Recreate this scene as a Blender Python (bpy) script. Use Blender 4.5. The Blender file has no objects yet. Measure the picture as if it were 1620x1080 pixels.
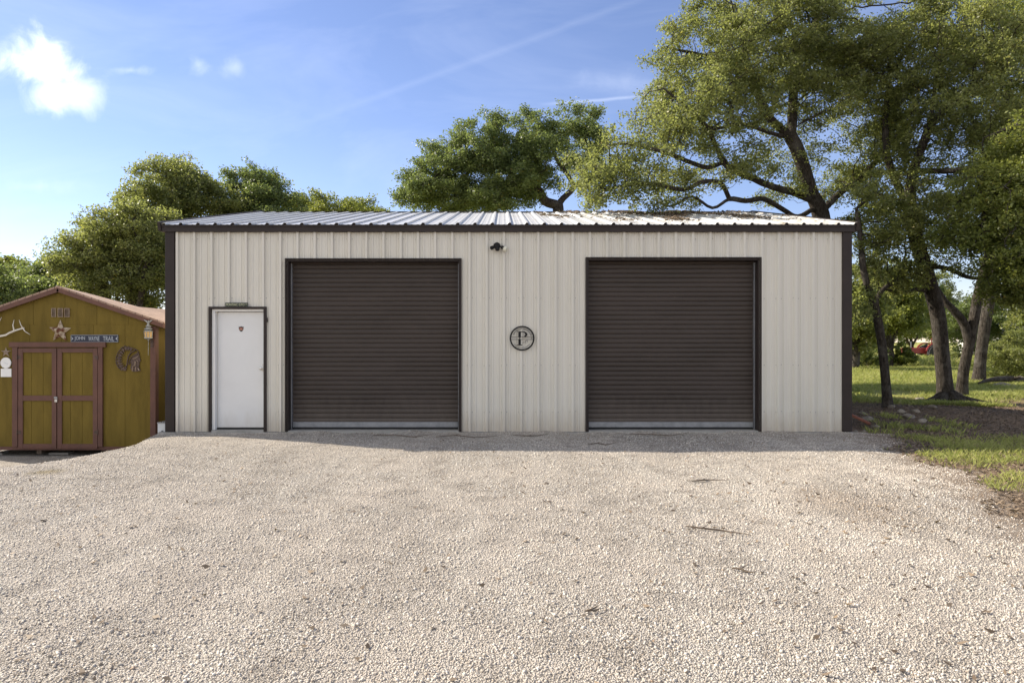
import bpy, math, random
import numpy as np
from mathutils import Vector, Matrix
random.seed(7)
rng = np.random.default_rng(7)
R = math.radians
scene = bpy.context.scene
COL = scene.collection

# ------------------------------------------------------------------ camera, world, sun, exposure
F = 1112.0                       # focal length in pixels of the 1620 wide photograph
CAMZ = 1.6
cam = bpy.data.cameras.new('camera'); cam_o = bpy.data.objects.new('camera', cam); COL.objects.link(cam_o)
cam.sensor_width = 36; cam.lens = 36 * F / 1620; cam.shift_x = 15 / 1620
cam.clip_start = 0.1; cam.clip_end = 3000
cam_o.location = (0, 0, CAMZ); cam_o.rotation_euler = (R(90), 0, 0)
scene.camera = cam_o

SUN_EL, SUN_AZ = 35.0, -65.5      # azimuth from +Y, negative towards -X
sun = bpy.data.lights.new('sun', 'SUN'); sun_o = bpy.data.objects.new('sun', sun); COL.objects.link(sun_o)
sun.energy = 3.8; sun.angle = R(0.5); sun.color = (1.0, 0.91, 0.78)
sdir = Vector((math.sin(R(SUN_AZ)) * math.cos(R(SUN_EL)), math.cos(R(SUN_AZ)) * math.cos(R(SUN_EL)), math.sin(R(SUN_EL))))
sun_o.rotation_euler = sdir.to_track_quat('Z', 'Y').to_euler()
sun_o.location = sdir * 60

scene.view_settings.view_transform = 'Standard'; scene.view_settings.look = 'None'
scene.view_settings.exposure = 1.3; scene.view_settings.gamma = 1

def N(nt, t, **kw):
    n = nt.nodes.new(t)
    for k, v in kw.items(): setattr(n, k, v)
    return n
def L(nt, a, b): nt.links.new(a, b)
def M(nt, op, a, b=None, c=None, clamp=False):
    n = nt.nodes.new('ShaderNodeMath'); n.operation = op; n.use_clamp = clamp
    for i, v in enumerate((a, b, c)):
        if v is None: continue
        if isinstance(v, (int, float)): n.inputs[i].default_value = v
        else: nt.links.new(v, n.inputs[i])
    return n.outputs[0]
def RAMP(nt, fac, stops, interp='LINEAR'):
    n = nt.nodes.new('ShaderNodeValToRGB'); n.color_ramp.interpolation = interp
    e = n.color_ramp.elements
    while len(e) < len(stops): e.new(0.5)
    for el, (p, c) in zip(e, stops):
        el.position = p
        el.color = (c, c, c, 1) if isinstance(c, (int, float)) else (*c, 1)
    nt.links.new(fac, n.inputs[0]); return n.outputs[0]
def MIX(nt, fac, a, b, blend='MIX'):
    n = nt.nodes.new('ShaderNodeMix'); n.data_type = 'RGBA'; n.blend_type = blend
    for s, v in ((n.inputs[0], fac), (n.inputs[6], a), (n.inputs[7], b)):
        if isinstance(v, (int, float)): s.default_value = v
        elif isinstance(v, tuple): s.default_value = (*v, 1)
        else: nt.links.new(v, s)
    return n.outputs[2]
def NOISE(nt, vec, scale, detail=4, rough=0.55, dist=0.0):
    n = nt.nodes.new('ShaderNodeTexNoise'); n.inputs['Scale'].default_value = scale
    n.inputs['Detail'].default_value = detail; n.inputs['Roughness'].default_value = rough
    n.inputs['Distortion'].default_value = dist
    nt.links.new(vec, n.inputs['Vector']); return n.outputs[0]
def MAPV(nt, vec, scale=(1, 1, 1), loc=(0, 0, 0)):
    n = nt.nodes.new('ShaderNodeMapping'); n.inputs['Scale'].default_value = scale; n.inputs['Location'].default_value = loc
    nt.links.new(vec, n.inputs['Vector']); return n.outputs[0]

world = bpy.data.worlds.new('World'); scene.world = world; world.use_nodes = True
nt = world.node_tree; nt.nodes.clear()
sky = N(nt, 'ShaderNodeTexSky', sky_type='NISHITA', sun_disc=False)
sky.sun_elevation = R(SUN_EL); sky.sun_rotation = R(SUN_AZ)
sky.air_density = 1.0; sky.dust_density = 0.08; sky.ozone_density = 2.4; sky.altitude = 300
tc = N(nt, 'ShaderNodeTexCoord')
sep = N(nt, 'ShaderNodeSeparateXYZ'); L(nt, tc.outputs['Generated'], sep.inputs[0])
dy = M(nt, 'MAXIMUM', sep.outputs[1], 0.05)
U = M(nt, 'DIVIDE', sep.outputs[0], dy); V = M(nt, 'DIVIDE', sep.outputs[2], dy)
comb = N(nt, 'ShaderNodeCombineXYZ'); L(nt, U, comb.inputs[0]); L(nt, V, comb.inputs[1])
cn = NOISE(nt, comb.outputs[0], 16, 6, 0.6, 0.4)
def puff(u, v, ru, rv, rot, soft, amp, nz=0.9):
    du = M(nt, 'SUBTRACT', U, u); dv = M(nt, 'SUBTRACT', V, v)
    c, s = math.cos(R(rot)), math.sin(R(rot))
    a = M(nt, 'ADD', M(nt, 'MULTIPLY', du, c / ru), M(nt, 'MULTIPLY', dv, s / ru))
    b = M(nt, 'ADD', M(nt, 'MULTIPLY', du, -s / rv), M(nt, 'MULTIPLY', dv, c / rv))
    d = M(nt, 'SQRT', M(nt, 'ADD', M(nt, 'MULTIPLY', a, a), M(nt, 'MULTIPLY', b, b)))
    d = M(nt, 'ADD', d, M(nt, 'MULTIPLY', M(nt, 'SUBTRACT', cn, 0.5), nz * 3))
    x = N(nt, 'ShaderNodeMapRange', interpolation_type='SMOOTHSTEP')
    L(nt, d, x.inputs[0]); x.inputs[1].default_value = 1.0 + soft * .3; x.inputs[2].default_value = 1.0 - soft
    x.inputs[3].default_value = 0; x.inputs[4].default_value = amp
    return x.outputs[0]
def trail(p0, p1, w, amp):
    (u0, v0), (u1, v1) = [((p[0] - 795) / F, (540 - p[1]) / F) for p in (p0, p1)]
    l = math.hypot(u1 - u0, v1 - v0); tx, ty = (u1 - u0) / l, (v1 - v0) / l
    du = M(nt, 'SUBTRACT', U, u0); dv = M(nt, 'SUBTRACT', V, v0)
    t = M(nt, 'DIVIDE', M(nt, 'ADD', M(nt, 'MULTIPLY', du, tx), M(nt, 'MULTIPLY', dv, ty)), l)
    d = M(nt, 'ABSOLUTE', M(nt, 'ADD', M(nt, 'ADD', M(nt, 'MULTIPLY', du, -ty), M(nt, 'MULTIPLY', dv, tx)), M(nt, 'MULTIPLY', M(nt, 'SUBTRACT', cn, .5), .006)))
    g = M(nt, 'SUBTRACT', 1.0, M(nt, 'DIVIDE', d, w), clamp=True)
    e = M(nt, 'MULTIPLY', M(nt, 'MULTIPLY', t, 3, clamp=True), M(nt, 'MULTIPLY', M(nt, 'SUBTRACT', 1.15, t), 4, clamp=True))
    return M(nt, 'MULTIPLY', M(nt, 'MULTIPLY', g, e), amp)
mask = None
for m in (puff(-.655, .39, .066, .036, -28, 1.4, .78, 1.1), puff(-.60, .355, .045, .025, -30, 1.3, .4, 1.1), puff(-.632, .352, .05, .03, 0, 1.0, .6, .6),
          puff(-.432, .392, .013, .014, 50, 1.5, .22, 1.2), puff(-.38, .39, .017, .015, 0, 1.6, .18, 1.2),
          puff(-.53, .385, .03, .008, 0, 1.2, .2), puff(-.66, .22, .06, .012, 0, 1.4, .10), puff(.17, .37, .06, .015, 0, 1.6, .10),
          trail((430, 215), (1010, 0), .0075, .032), trail((850, 166), (1005, 154), .0035, .14)):
    mask = m if mask is None else M(nt, 'MAXIMUM', mask, m)
front = M(nt, 'GREATER_THAN', sep.outputs[1], 0.06)
mask = M(nt, 'MULTIPLY', mask, front)
haze_n = NOISE(nt, MAPV(nt, comb.outputs[0], (1.2, 3.5, 1)), 2.2, 5, .6, .6)
veil = M(nt, 'MULTIPLY', M(nt, 'SUBTRACT', haze_n, .45, clamp=True), .35)
skyc = MIX(nt, M(nt, 'MULTIPLY', veil, front), MIX(nt, 1.0, sky.outputs[0], (1.06, .945, 1.05), 'MULTIPLY'), (8.2, 8.6, 9.8))
skyc = MIX(nt, mask, skyc, (11.5, 11.8, 12.3))
# unseen broken cloud, added behind and left of the viewer to brighten the shade
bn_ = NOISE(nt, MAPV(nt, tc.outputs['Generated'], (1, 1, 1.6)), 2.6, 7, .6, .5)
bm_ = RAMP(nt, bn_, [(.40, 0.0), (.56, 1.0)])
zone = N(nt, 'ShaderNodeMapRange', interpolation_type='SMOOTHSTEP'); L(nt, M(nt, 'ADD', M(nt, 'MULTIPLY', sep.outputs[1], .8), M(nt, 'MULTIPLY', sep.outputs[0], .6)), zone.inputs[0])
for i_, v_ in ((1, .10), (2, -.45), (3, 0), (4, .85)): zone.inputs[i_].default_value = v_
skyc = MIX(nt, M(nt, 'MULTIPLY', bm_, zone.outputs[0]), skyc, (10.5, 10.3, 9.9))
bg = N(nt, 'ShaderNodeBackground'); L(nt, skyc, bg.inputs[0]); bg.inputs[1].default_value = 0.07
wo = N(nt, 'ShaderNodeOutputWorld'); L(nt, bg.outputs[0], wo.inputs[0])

# ------------------------------------------------------------------ helpers
def P(px, py, Y):                 # a pixel of the photograph at depth Y as a world point
    return Vector(((px - 795) * Y / F, Y, CAMZ + (540 - py) * Y / F))
def tag(o, label=None, cat=None, group=None, kind=None):
    if label: o['label'] = label
    if cat: o['category'] = cat
    if group: o['group'] = group
    if kind: o['kind'] = kind
    return o
def link(o, parent=None):
    COL.objects.link(o)
    if parent is not None:
        o.parent = parent
        o.matrix_parent_inverse = Matrix.Translation(-WLOC.get(parent.name, Vector((0, 0, 0))))
    return o
WLOC = {}
def thing(name, label, cat, loc=(0, 0, 0), group=None):
    o = bpy.data.objects.new(name, None); COL.objects.link(o); o.location = loc; o.empty_display_size = .2
    WLOC[o.name] = Vector(loc)
    return tag(o, label, cat, group)

class MB:
    def __init__(s): s.v = []; s.f = []
    def add(s, vs, fs):
        b = len(s.v); s.v.extend([tuple(v) for v in vs]); s.f.extend([tuple(b + i for i in f) for f in fs]); return s
    def box(s, x0, x1, y0, y1, z0, z1):
        return s.add([(x0, y0, z0), (x1, y0, z0), (x1, y1, z0), (x0, y1, z0), (x0, y0, z1), (x1, y0, z1), (x1, y1, z1), (x0, y1, z1)],
                     [(0, 3, 2, 1), (4, 5, 6, 7), (0, 1, 5, 4), (1, 2, 6, 5), (2, 3, 7, 6), (3, 0, 4, 7)])
    def bar(s, a, b, w, t, up=(0, 0, 1)):        # box beam from a to b, w across, t along up
        a, b = Vector(a), Vector(b); d = (b - a).normalized(); u = Vector(up)
        r = d.cross(u).normalized() * (w / 2); u = r.cross(d).normalized() * (t / 2)
        vs = [p + i * r + j * u for p in (a, b) for i, j in ((-1, -1), (1, -1), (1, 1), (-1, 1))]
        return s.add(vs, [(3, 2, 1, 0), (4, 5, 6, 7), (0, 1, 5, 4), (1, 2, 6, 5), (2, 3, 7, 6), (3, 0, 4, 7)])
    def tube(s, pts, rad, n=8, cap=True):
        pts = [Vector(p) for p in pts]
        if isinstance(rad, (int, float)): rad = [rad] * len(pts)
        vs = []; fs = []; ref = None
        for i, p in enumerate(pts):
            d = (pts[min(i + 1, len(pts) - 1)] - pts[max(i - 1, 0)]).normalized()
            if ref is None:
                ref = d.cross(Vector((0, 0, 1)) if abs(d.z) < .9 else Vector((1, 0, 0))).normalized()
            ref = (ref - d * ref.dot(d)).normalized(); q = d.cross(ref)
            for k in range(n):
                a = 2 * math.pi * k / n
                vs.append(p + (ref * math.cos(a) + q * math.sin(a)) * rad[i])
        for i in range(len(pts) - 1):
            for k in range(n):
                fs.append((i * n + k, i * n + (k + 1) % n, (i + 1) * n + (k + 1) % n, (i + 1) * n + k))
        if cap:
            fs.append(tuple(range(n - 1, -1, -1))); fs.append(tuple((len(pts) - 1) * n + k for k in range(n)))
        return s.add(vs, fs)
    def lathe(s, prof, c, axis=(0, 0, 1), n=16):  # prof: (radius, height)
        ax = Vector(axis).normalized(); e = ax.cross(Vector((0, 0, 1)) if abs(ax.z) < .9 else Vector((1, 0, 0))).normalized(); q = ax.cross(e); c = Vector(c)
        vs = [c + ax * h + (e * math.cos(2 * math.pi * k / n) + q * math.sin(2 * math.pi * k / n)) * max(r, 1e-4) for r, h in prof for k in range(n)]
        fs = [(i * n + k, i * n + (k + 1) % n, (i + 1) * n + (k + 1) % n, (i + 1) * n + k) for i in range(len(prof) - 1) for k in range(n)]
        fs += [tuple(range(n - 1, -1, -1)), tuple((len(prof) - 1) * n + k for k in range(n))]
        return s.add(vs, fs)
    def prism(s, poly, y0, y1):                   # poly: (x, z) outline in the wall plane
        n = len(poly)
        vs = [(x, y0, z) for x, z in poly] + [(x, y1, z) for x, z in poly]
        return s.add(vs, [tuple(range(n)), tuple(range(2 * n - 1, n - 1, -1))] + [(k, k + n, (k + 1) % n + n, (k + 1) % n) for k in range(n)])
    def build(s, name, mat, parent=None, smooth=False, origin=None):
        me = bpy.data.meshes.new(name)
        vs = s.v if origin is None else [tuple(Vector(v) - Vector(origin)) for v in s.v]
        me.from_pydata(vs, [], s.f); me.update()
        if mat is not None: me.materials.append(mat)
        o = bpy.data.objects.new(name, me)
        if origin is not None: o.location = origin
        link(o, parent)
        import bmesh
        bm = bmesh.new(); bm.from_mesh(me); bmesh.ops.recalc_face_normals(bm, faces=bm.faces); bm.to_mesh(me); bm.free()
        if smooth:
            for p in me.polygons: p.use_smooth = True
            if smooth != 'all': me.set_sharp_from_angle(angle=R(38))
        return o
def bevel(o, w=.004, seg=2):
    m = o.modifiers.new('bevel', 'BEVEL'); m.width = w; m.segments = seg; m.limit_method = 'ANGLE'; m.angle_limit = R(40); return o

def np_mesh(name, verts, quads, mat, parent=None, var=None, origin=None, tris=False):
    me = bpy.data.meshes.new(name); nv = len(verts); nf = len(quads); k = 3 if tris else 4
    if origin is not None: verts = verts - np.array(origin)
    me.vertices.add(nv); me.vertices.foreach_set('co', verts.astype(np.float32).ravel())
    me.loops.add(nf * k); me.loops.foreach_set('vertex_index', quads.astype(np.int32).ravel())
    me.polygons.add(nf); me.polygons.foreach_set('loop_start', np.arange(0, nf * k, k, dtype=np.int32))
    me.update(calc_edges=True)
    if var is not None:
        a = me.attributes.new('var', 'FLOAT', 'POINT'); a.data.foreach_set('value', var.astype(np.float32))
    me.materials.append(mat)
    o = bpy.data.objects.new(name, me)
    if origin is not None: o.location = origin
    return link(o, parent)

# ------------------------------------------------------------------ materials
def mat(name, col, rough=.6, metal=0.0, spec=.5):
    m = bpy.data.materials.new(name); m.use_nodes = True; b = m.node_tree.nodes['Principled BSDF']
    b.inputs['Base Color'].default_value = (*col, 1); b.inputs['Roughness'].default_value = rough
    b.inputs['Metallic'].default_value = metal; b.inputs['Specular IOR Level'].default_value = spec
    return m
def worn(name, c0, c1, rough=.6, metal=0.0, scale=3.0, bump=0.0, bscale=60, stretch=(1, 1, 1), r2=None, spec=.5, contrast=(.35, .7)):
    m = mat(name, c0, rough, metal, spec); nt = m.node_tree; b = nt.nodes['Principled BSDF']
    g = N(nt, 'ShaderNodeNewGeometry'); v = MAPV(nt, g.outputs['Position'], stretch)
    n1 = NOISE(nt, v, scale, 6, .6, .3); f = RAMP(nt, n1, [(contrast[0], 0.0), (contrast[1], 1.0)])
    L(nt, MIX(nt, f, c0, c1), b.inputs['Base Color'])
    if r2 is not None: L(nt, M(nt, 'ADD', M(nt, 'MULTIPLY', f, r2 - rough), rough), b.inputs['Roughness'])
    if bump:
        bn = N(nt, 'ShaderNodeBump'); bn.inputs['Strength'].default_value = bump; bn.inputs['Distance'].default_value = .01
        L(nt, NOISE(nt, v, bscale, 4, .6), bn.inputs['Height']); L(nt, bn.outputs[0], b.inputs['Normal'])
    return m
MT = {}
MT['panel'] = worn('painted_panel', (.625, .597, .525), (.555, .528, .455), .42, scale=.7, stretch=(1, 1, .35), bump=.10, bscale=3, r2=.5)
MT['brown'] = worn('brown_trim', (.025, .018, .016), (.034, .025, .022), .5, scale=2, spec=.25)
MT['curtain'] = worn('brown_curtain', (.045, .035, .029), (.060, .047, .040), .42, scale=1.6, stretch=(.5, 1, 2.0), r2=.6, spec=.25)
MT['galv'] = worn('galvanised_steel', (.27, .275, .285), (.19, .195, .205), .42, .35, scale=8)
MT['rubber'] = mat('black_rubber', (.012, .012, .012), .8)
MT['concrete'] = worn('concrete', (.36, .34, .31), (.26, .25, .22), .9, scale=6, bump=.3, bscale=90)
MT['door'] = worn('white_door_paint', (.70, .70, .69), (.64, .64, .63), .35, scale=1.6, r2=.45)
MT['white'] = mat('white_paint', (.75, .74, .71), .45)
MT['chrome'] = mat('brushed_chrome', (.55, .54, .52), .3, 1.0)
MT['black'] = mat('black_metal', (.011, .010, .010), .65, 0.0, .25)
MT['offwhite'] = mat('off_white_plastic', (.62, .60, .48), .4)
MT['olive'] = worn('olive_siding', (.172, .120, .024), (.115, .080, .016), .75, spec=.15, scale=2.2, stretch=(2.5, 2.5, .5), bump=.35, bscale=35)
MT['olive_side'] = MT['olive']
MT['maroon'] = worn('maroon_trim', (.130, .056, .036), (.092, .040, .027), .65, scale=4, stretch=(1, 1, .6), bump=.2, bscale=50)
MT['antler'] = worn('bleached_bone', (.72, .68, .60), (.55, .50, .42), .55, scale=20)
MT['rust'] = worn('rusty_tin', (.50, .42, .30), (.13, .040, .015), .6, .2, scale=14, contrast=(.42, .58))
MT['tan'] = worn('tan_tin', (.34, .26, .19), (.18, .12, .08), .6, .2, scale=20)
MT['navy'] = mat('navy_sign_face', (.010, .014, .035), .45)
MT['sign_green'] = mat('dark_green_sign_face', (.010, .020, .010), .45)
MT['letter'] = mat('pale_lettering', (.40, .43, .46), .5)
MT['letter_y'] = mat('cream_lettering', (.56, .56, .36), .5)
MT['bronze'] = worn('dark_bronze', (.060, .040, .036), (.13, .085, .06), .5, .5, scale=30)
MT['pewter'] = worn('weathered_pewter', (.40, .40, .38), (.24, .24, .22), .5, .4, scale=25)
MT['amber'] = mat('amber_glass', (.60, .38, .14), .25)
MT['box_grey'] = worn('grey_box_paint', (.62, .63, .64), (.50, .51, .51), .55, scale=12)
MT['red_sticker'] = mat('red_sticker', (.25, .03, .02), .4)
MT['brick'] = worn('old_brick', (.26, .10, .06), (.17, .07, .045), .9, scale=20, bump=.4)
MT['rock'] = worn('limestone', (.27, .235, .185), (.13, .11, .085), .9, scale=6, bump=.6, bscale=25)
MT['rock_dark'] = worn('dark_stone', (.06, .045, .035), (.10, .08, .06), .9, scale=30, bump=.5)
MT['red'] = worn('faded_red_paint', (.24, .022, .017), (.16, .018, .015), .4, scale=4)
MT['tyre'] = mat('tyre_rubber', (.018, .018, .018), .85)
MT['glass'] = mat('dark_window_glass', (.03, .04, .05), .08)
MT['plaster'] = mat('pale_plaster', (.62, .60, .56), .8)
MT['roof_grey'] = mat('grey_roof', (.16, .16, .165), .7)
MT['twig'] = worn('dead_wood', (.085, .06, .04), (.14, .11, .08), .9, scale=20, bump=.4)
MT['smoke_smudge'] = None

def splash(m, lo=0.0, hi=.42, col=(.40, .33, .25), amp=.55):
    nt = m.node_tree; b = nt.nodes['Principled BSDF']; g = N(nt, 'ShaderNodeNewGeometry'); sp = N(nt, 'ShaderNodeSeparateXYZ'); L(nt, g.outputs['Position'], sp.inputs[0])
    n1 = NOISE(nt, MAPV(nt, g.outputs['Position'], (1, 1, .3)), 9, 5, .65)
    h = M(nt, 'ADD', sp.outputs[2], M(nt, 'MULTIPLY', M(nt, 'SUBTRACT', n1, .5), .5))
    r_ = N(nt, 'ShaderNodeMapRange'); L(nt, h, r_.inputs[0])
    for i, v in ((1, lo), (2, hi), (3, amp), (4, 0)): r_.inputs[i].default_value = v
    src = b.inputs['Base Color'].links[0].from_socket; L(nt, MIX(nt, r_.outputs[0], src, col), b.inputs['Base Color'])
splash(MT['panel']); splash(MT['curtain'], .1, .6, (.14, .115, .095), .5); splash(MT['door'], .0, .35, (.45, .40, .33), .4)
def roof_metal():
    m = mat('galvalume_roof', (.52, .53, .55), .5, .15, .3); nt = m.node_tree; b = nt.nodes['Principled BSDF']
    g = N(nt, 'ShaderNodeNewGeometry')
    n1 = NOISE(nt, g.outputs['Position'], 1.4, 6, .65, .5); n2 = NOISE(nt, MAPV(nt, g.outputs['Position'], (6, .7, .7)), 2, 5, .6)
    sp = N(nt, 'ShaderNodeSeparateXYZ'); L(nt, g.outputs['Position'], sp.inputs[0])
    xr = N(nt, 'ShaderNodeMapRange'); L(nt, sp.outputs[0], xr.inputs[0])
    for i, v in ((1, -1), (2, 4.5), (3, 0), (4, .17)): xr.inputs[i].default_value = v
    f = RAMP(nt, M(nt, 'ADD', M(nt, 'MULTIPLY', n1, M(nt, 'ADD', M(nt, 'MULTIPLY', n2, .5), .72)), xr.outputs[0]), [(.56, 0.0), (.80, 1.0)])
    L(nt, MIX(nt, f, (.58, .58, .57), (.19, .165, .125)), b.inputs['Base Color'])
    L(nt, M(nt, 'SUBTRACT', .15, M(nt, 'MULTIPLY', f, .15)), b.inputs['Metallic'])
    L(nt, M(nt, 'ADD', .36, M(nt, 'MULTIPLY', f, .45)), b.inputs['Roughness'])
    return m
MT['roof'] = roof_metal()

def shingles():
    m = mat('asphalt_shingle', (.3, .2, .15), .9); nt = m.node_tree; b = nt.nodes['Principled BSDF']
    tcn = N(nt, 'ShaderNodeTexCoord'); br = N(nt, 'ShaderNodeTexBrick')
    g = N(nt, 'ShaderNodeNewGeometry'); sp = N(nt, 'ShaderNodeSeparateXYZ'); L(nt, g.outputs['Position'], sp.inputs[0])
    cb = N(nt, 'ShaderNodeCombineXYZ'); L(nt, sp.outputs[1], cb.inputs[0]); L(nt, sp.outputs[0], cb.inputs[1])
    L(nt, cb.outputs[0], br.inputs['Vector'])
    br.inputs['Color1'].default_value = (.42, .28, .205, 1); br.inputs['Color2'].default_value = (.27, .17, .125, 1); br.inputs['Mortar'].default_value = (.06, .04, .03, 1)
    br.inputs['Scale'].default_value = 1; br.inputs['Brick Width'].default_value = .30; br.inputs['Row Height'].default_value = .14; br.inputs['Mortar Size'].default_value = .008
    n1 = NOISE(nt, g.outputs['Position'], 40, 4)
    L(nt, MIX(nt, .35, br.outputs[0], RAMP(nt, n1, [(.3, (.12, .08, .06)), (.7, (.42, .30, .22))])), b.inputs['Base Color'])
    bn = N(nt, 'ShaderNodeBump'); bn.inputs['Distance'].default_value = .02; bn.inputs['Strength'].default_value = .6
    L(nt, br.outputs[1], bn.inputs['Height']); bn.invert = True; L(nt, bn.outputs[0], b.inputs['Normal'])
    return m
MT['shingle'] = shingles()

def gravel_mat(stone=False):
    m = mat('gravel_stones' if stone else 'gravel_bed', (.4, .36, .3), .9, spec=.25); nt = m.node_tree; b = nt.nodes['Principled BSDF']
    g = N(nt, 'ShaderNodeNewGeometry'); pos = g.outputs['Position']
    big = NOISE(nt, MAPV(nt, pos, (1, 1, 0)), .55, 5, .6, .4)
    mid = NOISE(nt, MAPV(nt, pos, (1, 1, 0), (31, 7, 0)), 2.6, 5, .65, .3)
    if stone:
        at = N(nt, 'ShaderNodeAttribute', attribute_name='var'); r = at.outputs['Fac']
        fine = NOISE(nt, pos, 160, 3)
    else:
        vo = N(nt, 'ShaderNodeTexVoronoi'); vo.inputs['Scale'].default_value = 88
        nd = N(nt, 'ShaderNodeTexNoise'); nd.inputs['Scale'].default_value = 30; L(nt, pos, nd.inputs['Vector'])
        wv = N(nt, 'ShaderNodeVectorMath', operation='MULTIPLY_ADD'); L(nt, nd.outputs['Color'], wv.inputs[0]); wv.inputs[1].default_value = (.02, .02, .02); L(nt, pos, wv.inputs[2])
        L(nt, wv.outputs[0], vo.inputs['Vector'])
        r = N(nt, 'ShaderNodeSeparateXYZ'); L(nt, vo.outputs['Color'], r.inputs[0]); r = r.outputs[0]
        fine = NOISE(nt, pos, 150, 3)
    c = RAMP(nt, r, [(0.0, (.12, .097, .076)), (.18, (.33, .29, .24)), (.48, (.55, .505, .445)), (.8, (.70, .65, .575)), (.96, (.76, .715, .645)), (1.0, (.36, .21, .10))])
    c = MIX(nt, RAMP(nt, fine, [(.3, .5), (.75, 0.0)]), c, (.44, .38, .30))
    c = MIX(nt, RAMP(nt, big, [(.42, 0.0), (.60, .75)]), c, (.58, .515, .435), 'MIX')      # warm silt drifts
    c = MIX(nt, RAMP(nt, mid, [(.49, 0.0), (.68, .5)]), c, (.27, .235, .195))            # damp, darker patches
    trk = NOISE(nt, MAPV(nt, pos, (1.5, .22, 0), (3, 5, 0)), 1.0, 4, .6, .5)
    c = MIX(nt, RAMP(nt, trk, [(.50, 0.0), (.66, .35)]), c, (.66, .61, .53))
    c = MIX(nt, RAMP(nt, trk, [(.32, .25), (.46, 0.0)]), c, (.34, .30, .25))
    # rusty leaf-stained patch and soil along the right hand edge (stay with the ground)
    sp = N(nt, 'ShaderNodeSeparateXYZ'); L(nt, pos, sp.inputs[0])
    def blob(x, y, rx, ry, amp):
        a = M(nt, 'DIVIDE', M(nt, 'SUBTRACT', sp.outputs[0], x), rx); e = M(nt, 'DIVIDE', M(nt, 'SUBTRACT', sp.outputs[1], y), ry)
        d = M(nt, 'SQRT', M(nt, 'ADD', M(nt, 'MULTIPLY', a, a), M(nt, 'MULTIPLY', e, e)))
        d = M(nt, 'ADD', d, M(nt, 'MULTIPLY', M(nt, 'SUBTRACT', mid, .5), 2.2))
        return M(nt, 'MULTIPLY', M(nt, 'SUBTRACT', 1.15, d, clamp=True), amp)
    c = MIX(nt, M(nt, 'MULTIPLY', blob(3.35, 6.9, .75, 1.0, .42), RAMP(nt, fine, [(.35, .3), (.6, 1.0)])), c, (.24, .155, .085))
    c = MIX(nt, blob(-5.6, 8.6, .22, .22, .8), c, (.30, .24, .13))
    if not stone:
        ed = N(nt, 'ShaderNodeMapRange', interpolation_type='SMOOTHSTEP')
        xe = M(nt, 'SUBTRACT', sp.outputs[0], M(nt, 'ADD', 2.75, M(nt, 'MULTIPLY', sp.outputs[1], .297)))
        L(nt, M(nt, 'ADD', xe, M(nt, 'MULTIPLY', M(nt, 'SUBTRACT', mid, .5), 1.6)), ed.inputs[0])
        for i, v in ((1, -.7), (2, .25), (3, 0), (4, .85)): ed.inputs[i].default_value = v
        c = MIX(nt, ed.outputs[0], c, MIX(nt, RAMP(nt, fine, [(.35, 0.0), (.65, 1.0)]), (.20, .13, .08), (.40, .29, .19)))
        bn = N(nt, 'ShaderNodeBump'); bn.inputs['Strength'].default_value = 1.0; bn.inputs['Distance'].default_value = .013
        h = M(nt, 'ADD', M(nt, 'SUBTRACT', 1.0, M(nt, 'MULTIPLY', vo.outputs['Distance'], 1.0)), M(nt, 'MULTIPLY', r, .35))
        h = M(nt, 'ADD', h, M(nt, 'MULTIPLY', NOISE(nt, pos, 14, 4), .5))
        L(nt, h, bn.inputs['Height']); L(nt, bn.outputs[0], b.inputs['Normal'])
        crack = RAMP(nt, vo.outputs['Distance'], [(.35, 0.0), (.75, .8)])
        c = MIX(nt, crack, c, (.12, .105, .085))
    L(nt, c, b.inputs['Base Color'])
    return m
MT['gravel'] = gravel_mat(); MT['stone'] = gravel_mat(True)

def ground_mat():
    m = mat('soil_and_turf', (.2, .13, .08), .95, spec=.15); nt = m.node_tree; b = nt.nodes['Principled BSDF']
    g = N(nt, 'ShaderNodeNewGeometry'); pos = g.outputs['Position']
    sp = N(nt, 'ShaderNodeSeparateXYZ'); L(nt, pos, sp.inputs[0])
    n1 = NOISE(nt, pos, 1.1, 6, .65, .4); n2 = NOISE(nt, pos, 9, 5, .65); n3 = NOISE(nt, pos, 55, 4, .7)
    soil = MIX(nt, RAMP(nt, n3, [(.35, 0.0), (.7, 1.0)]), (.115, .080, .055), (.27, .195, .13))
    soil = MIX(nt, RAMP(nt, n1, [(.4, 0.0), (.65, .7)]), soil, (.30, .215, .145))
    turf = MIX(nt, RAMP(nt, n2, [(.35, 0.0), (.65, 1.0)]), (.20, .21, .045), (.36, .34, .095))
    turf = MIX(nt, RAMP(nt, n1, [(.52, 0.0), (.68, .8)]), turf, (.27, .22, .12))
    far = N(nt, 'ShaderNodeMapRange', interpolation_type='SMOOTHSTEP')
    L(nt, M(nt, 'ADD', sp.outputs[1], M(nt, 'MULTIPLY', M(nt, 'SUBTRACT', n1, .5), 9)), far.inputs[0])
    far.inputs[1].default_value = 17.5; far.inputs[2].default_value = 21
    L(nt, MIX(nt, far.outputs[0], soil, turf), b.inputs['Base Color'])
    bn = N(nt, 'ShaderNodeBump'); bn.inputs['Strength'].default_value = .9; bn.inputs['Distance'].default_value = .03
    L(nt, M(nt, 'ADD', n2, n3), bn.inputs['Height']); L(nt, bn.outputs[0], b.inputs['Normal'])
    return m
MT['ground'] = ground_mat()

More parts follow.
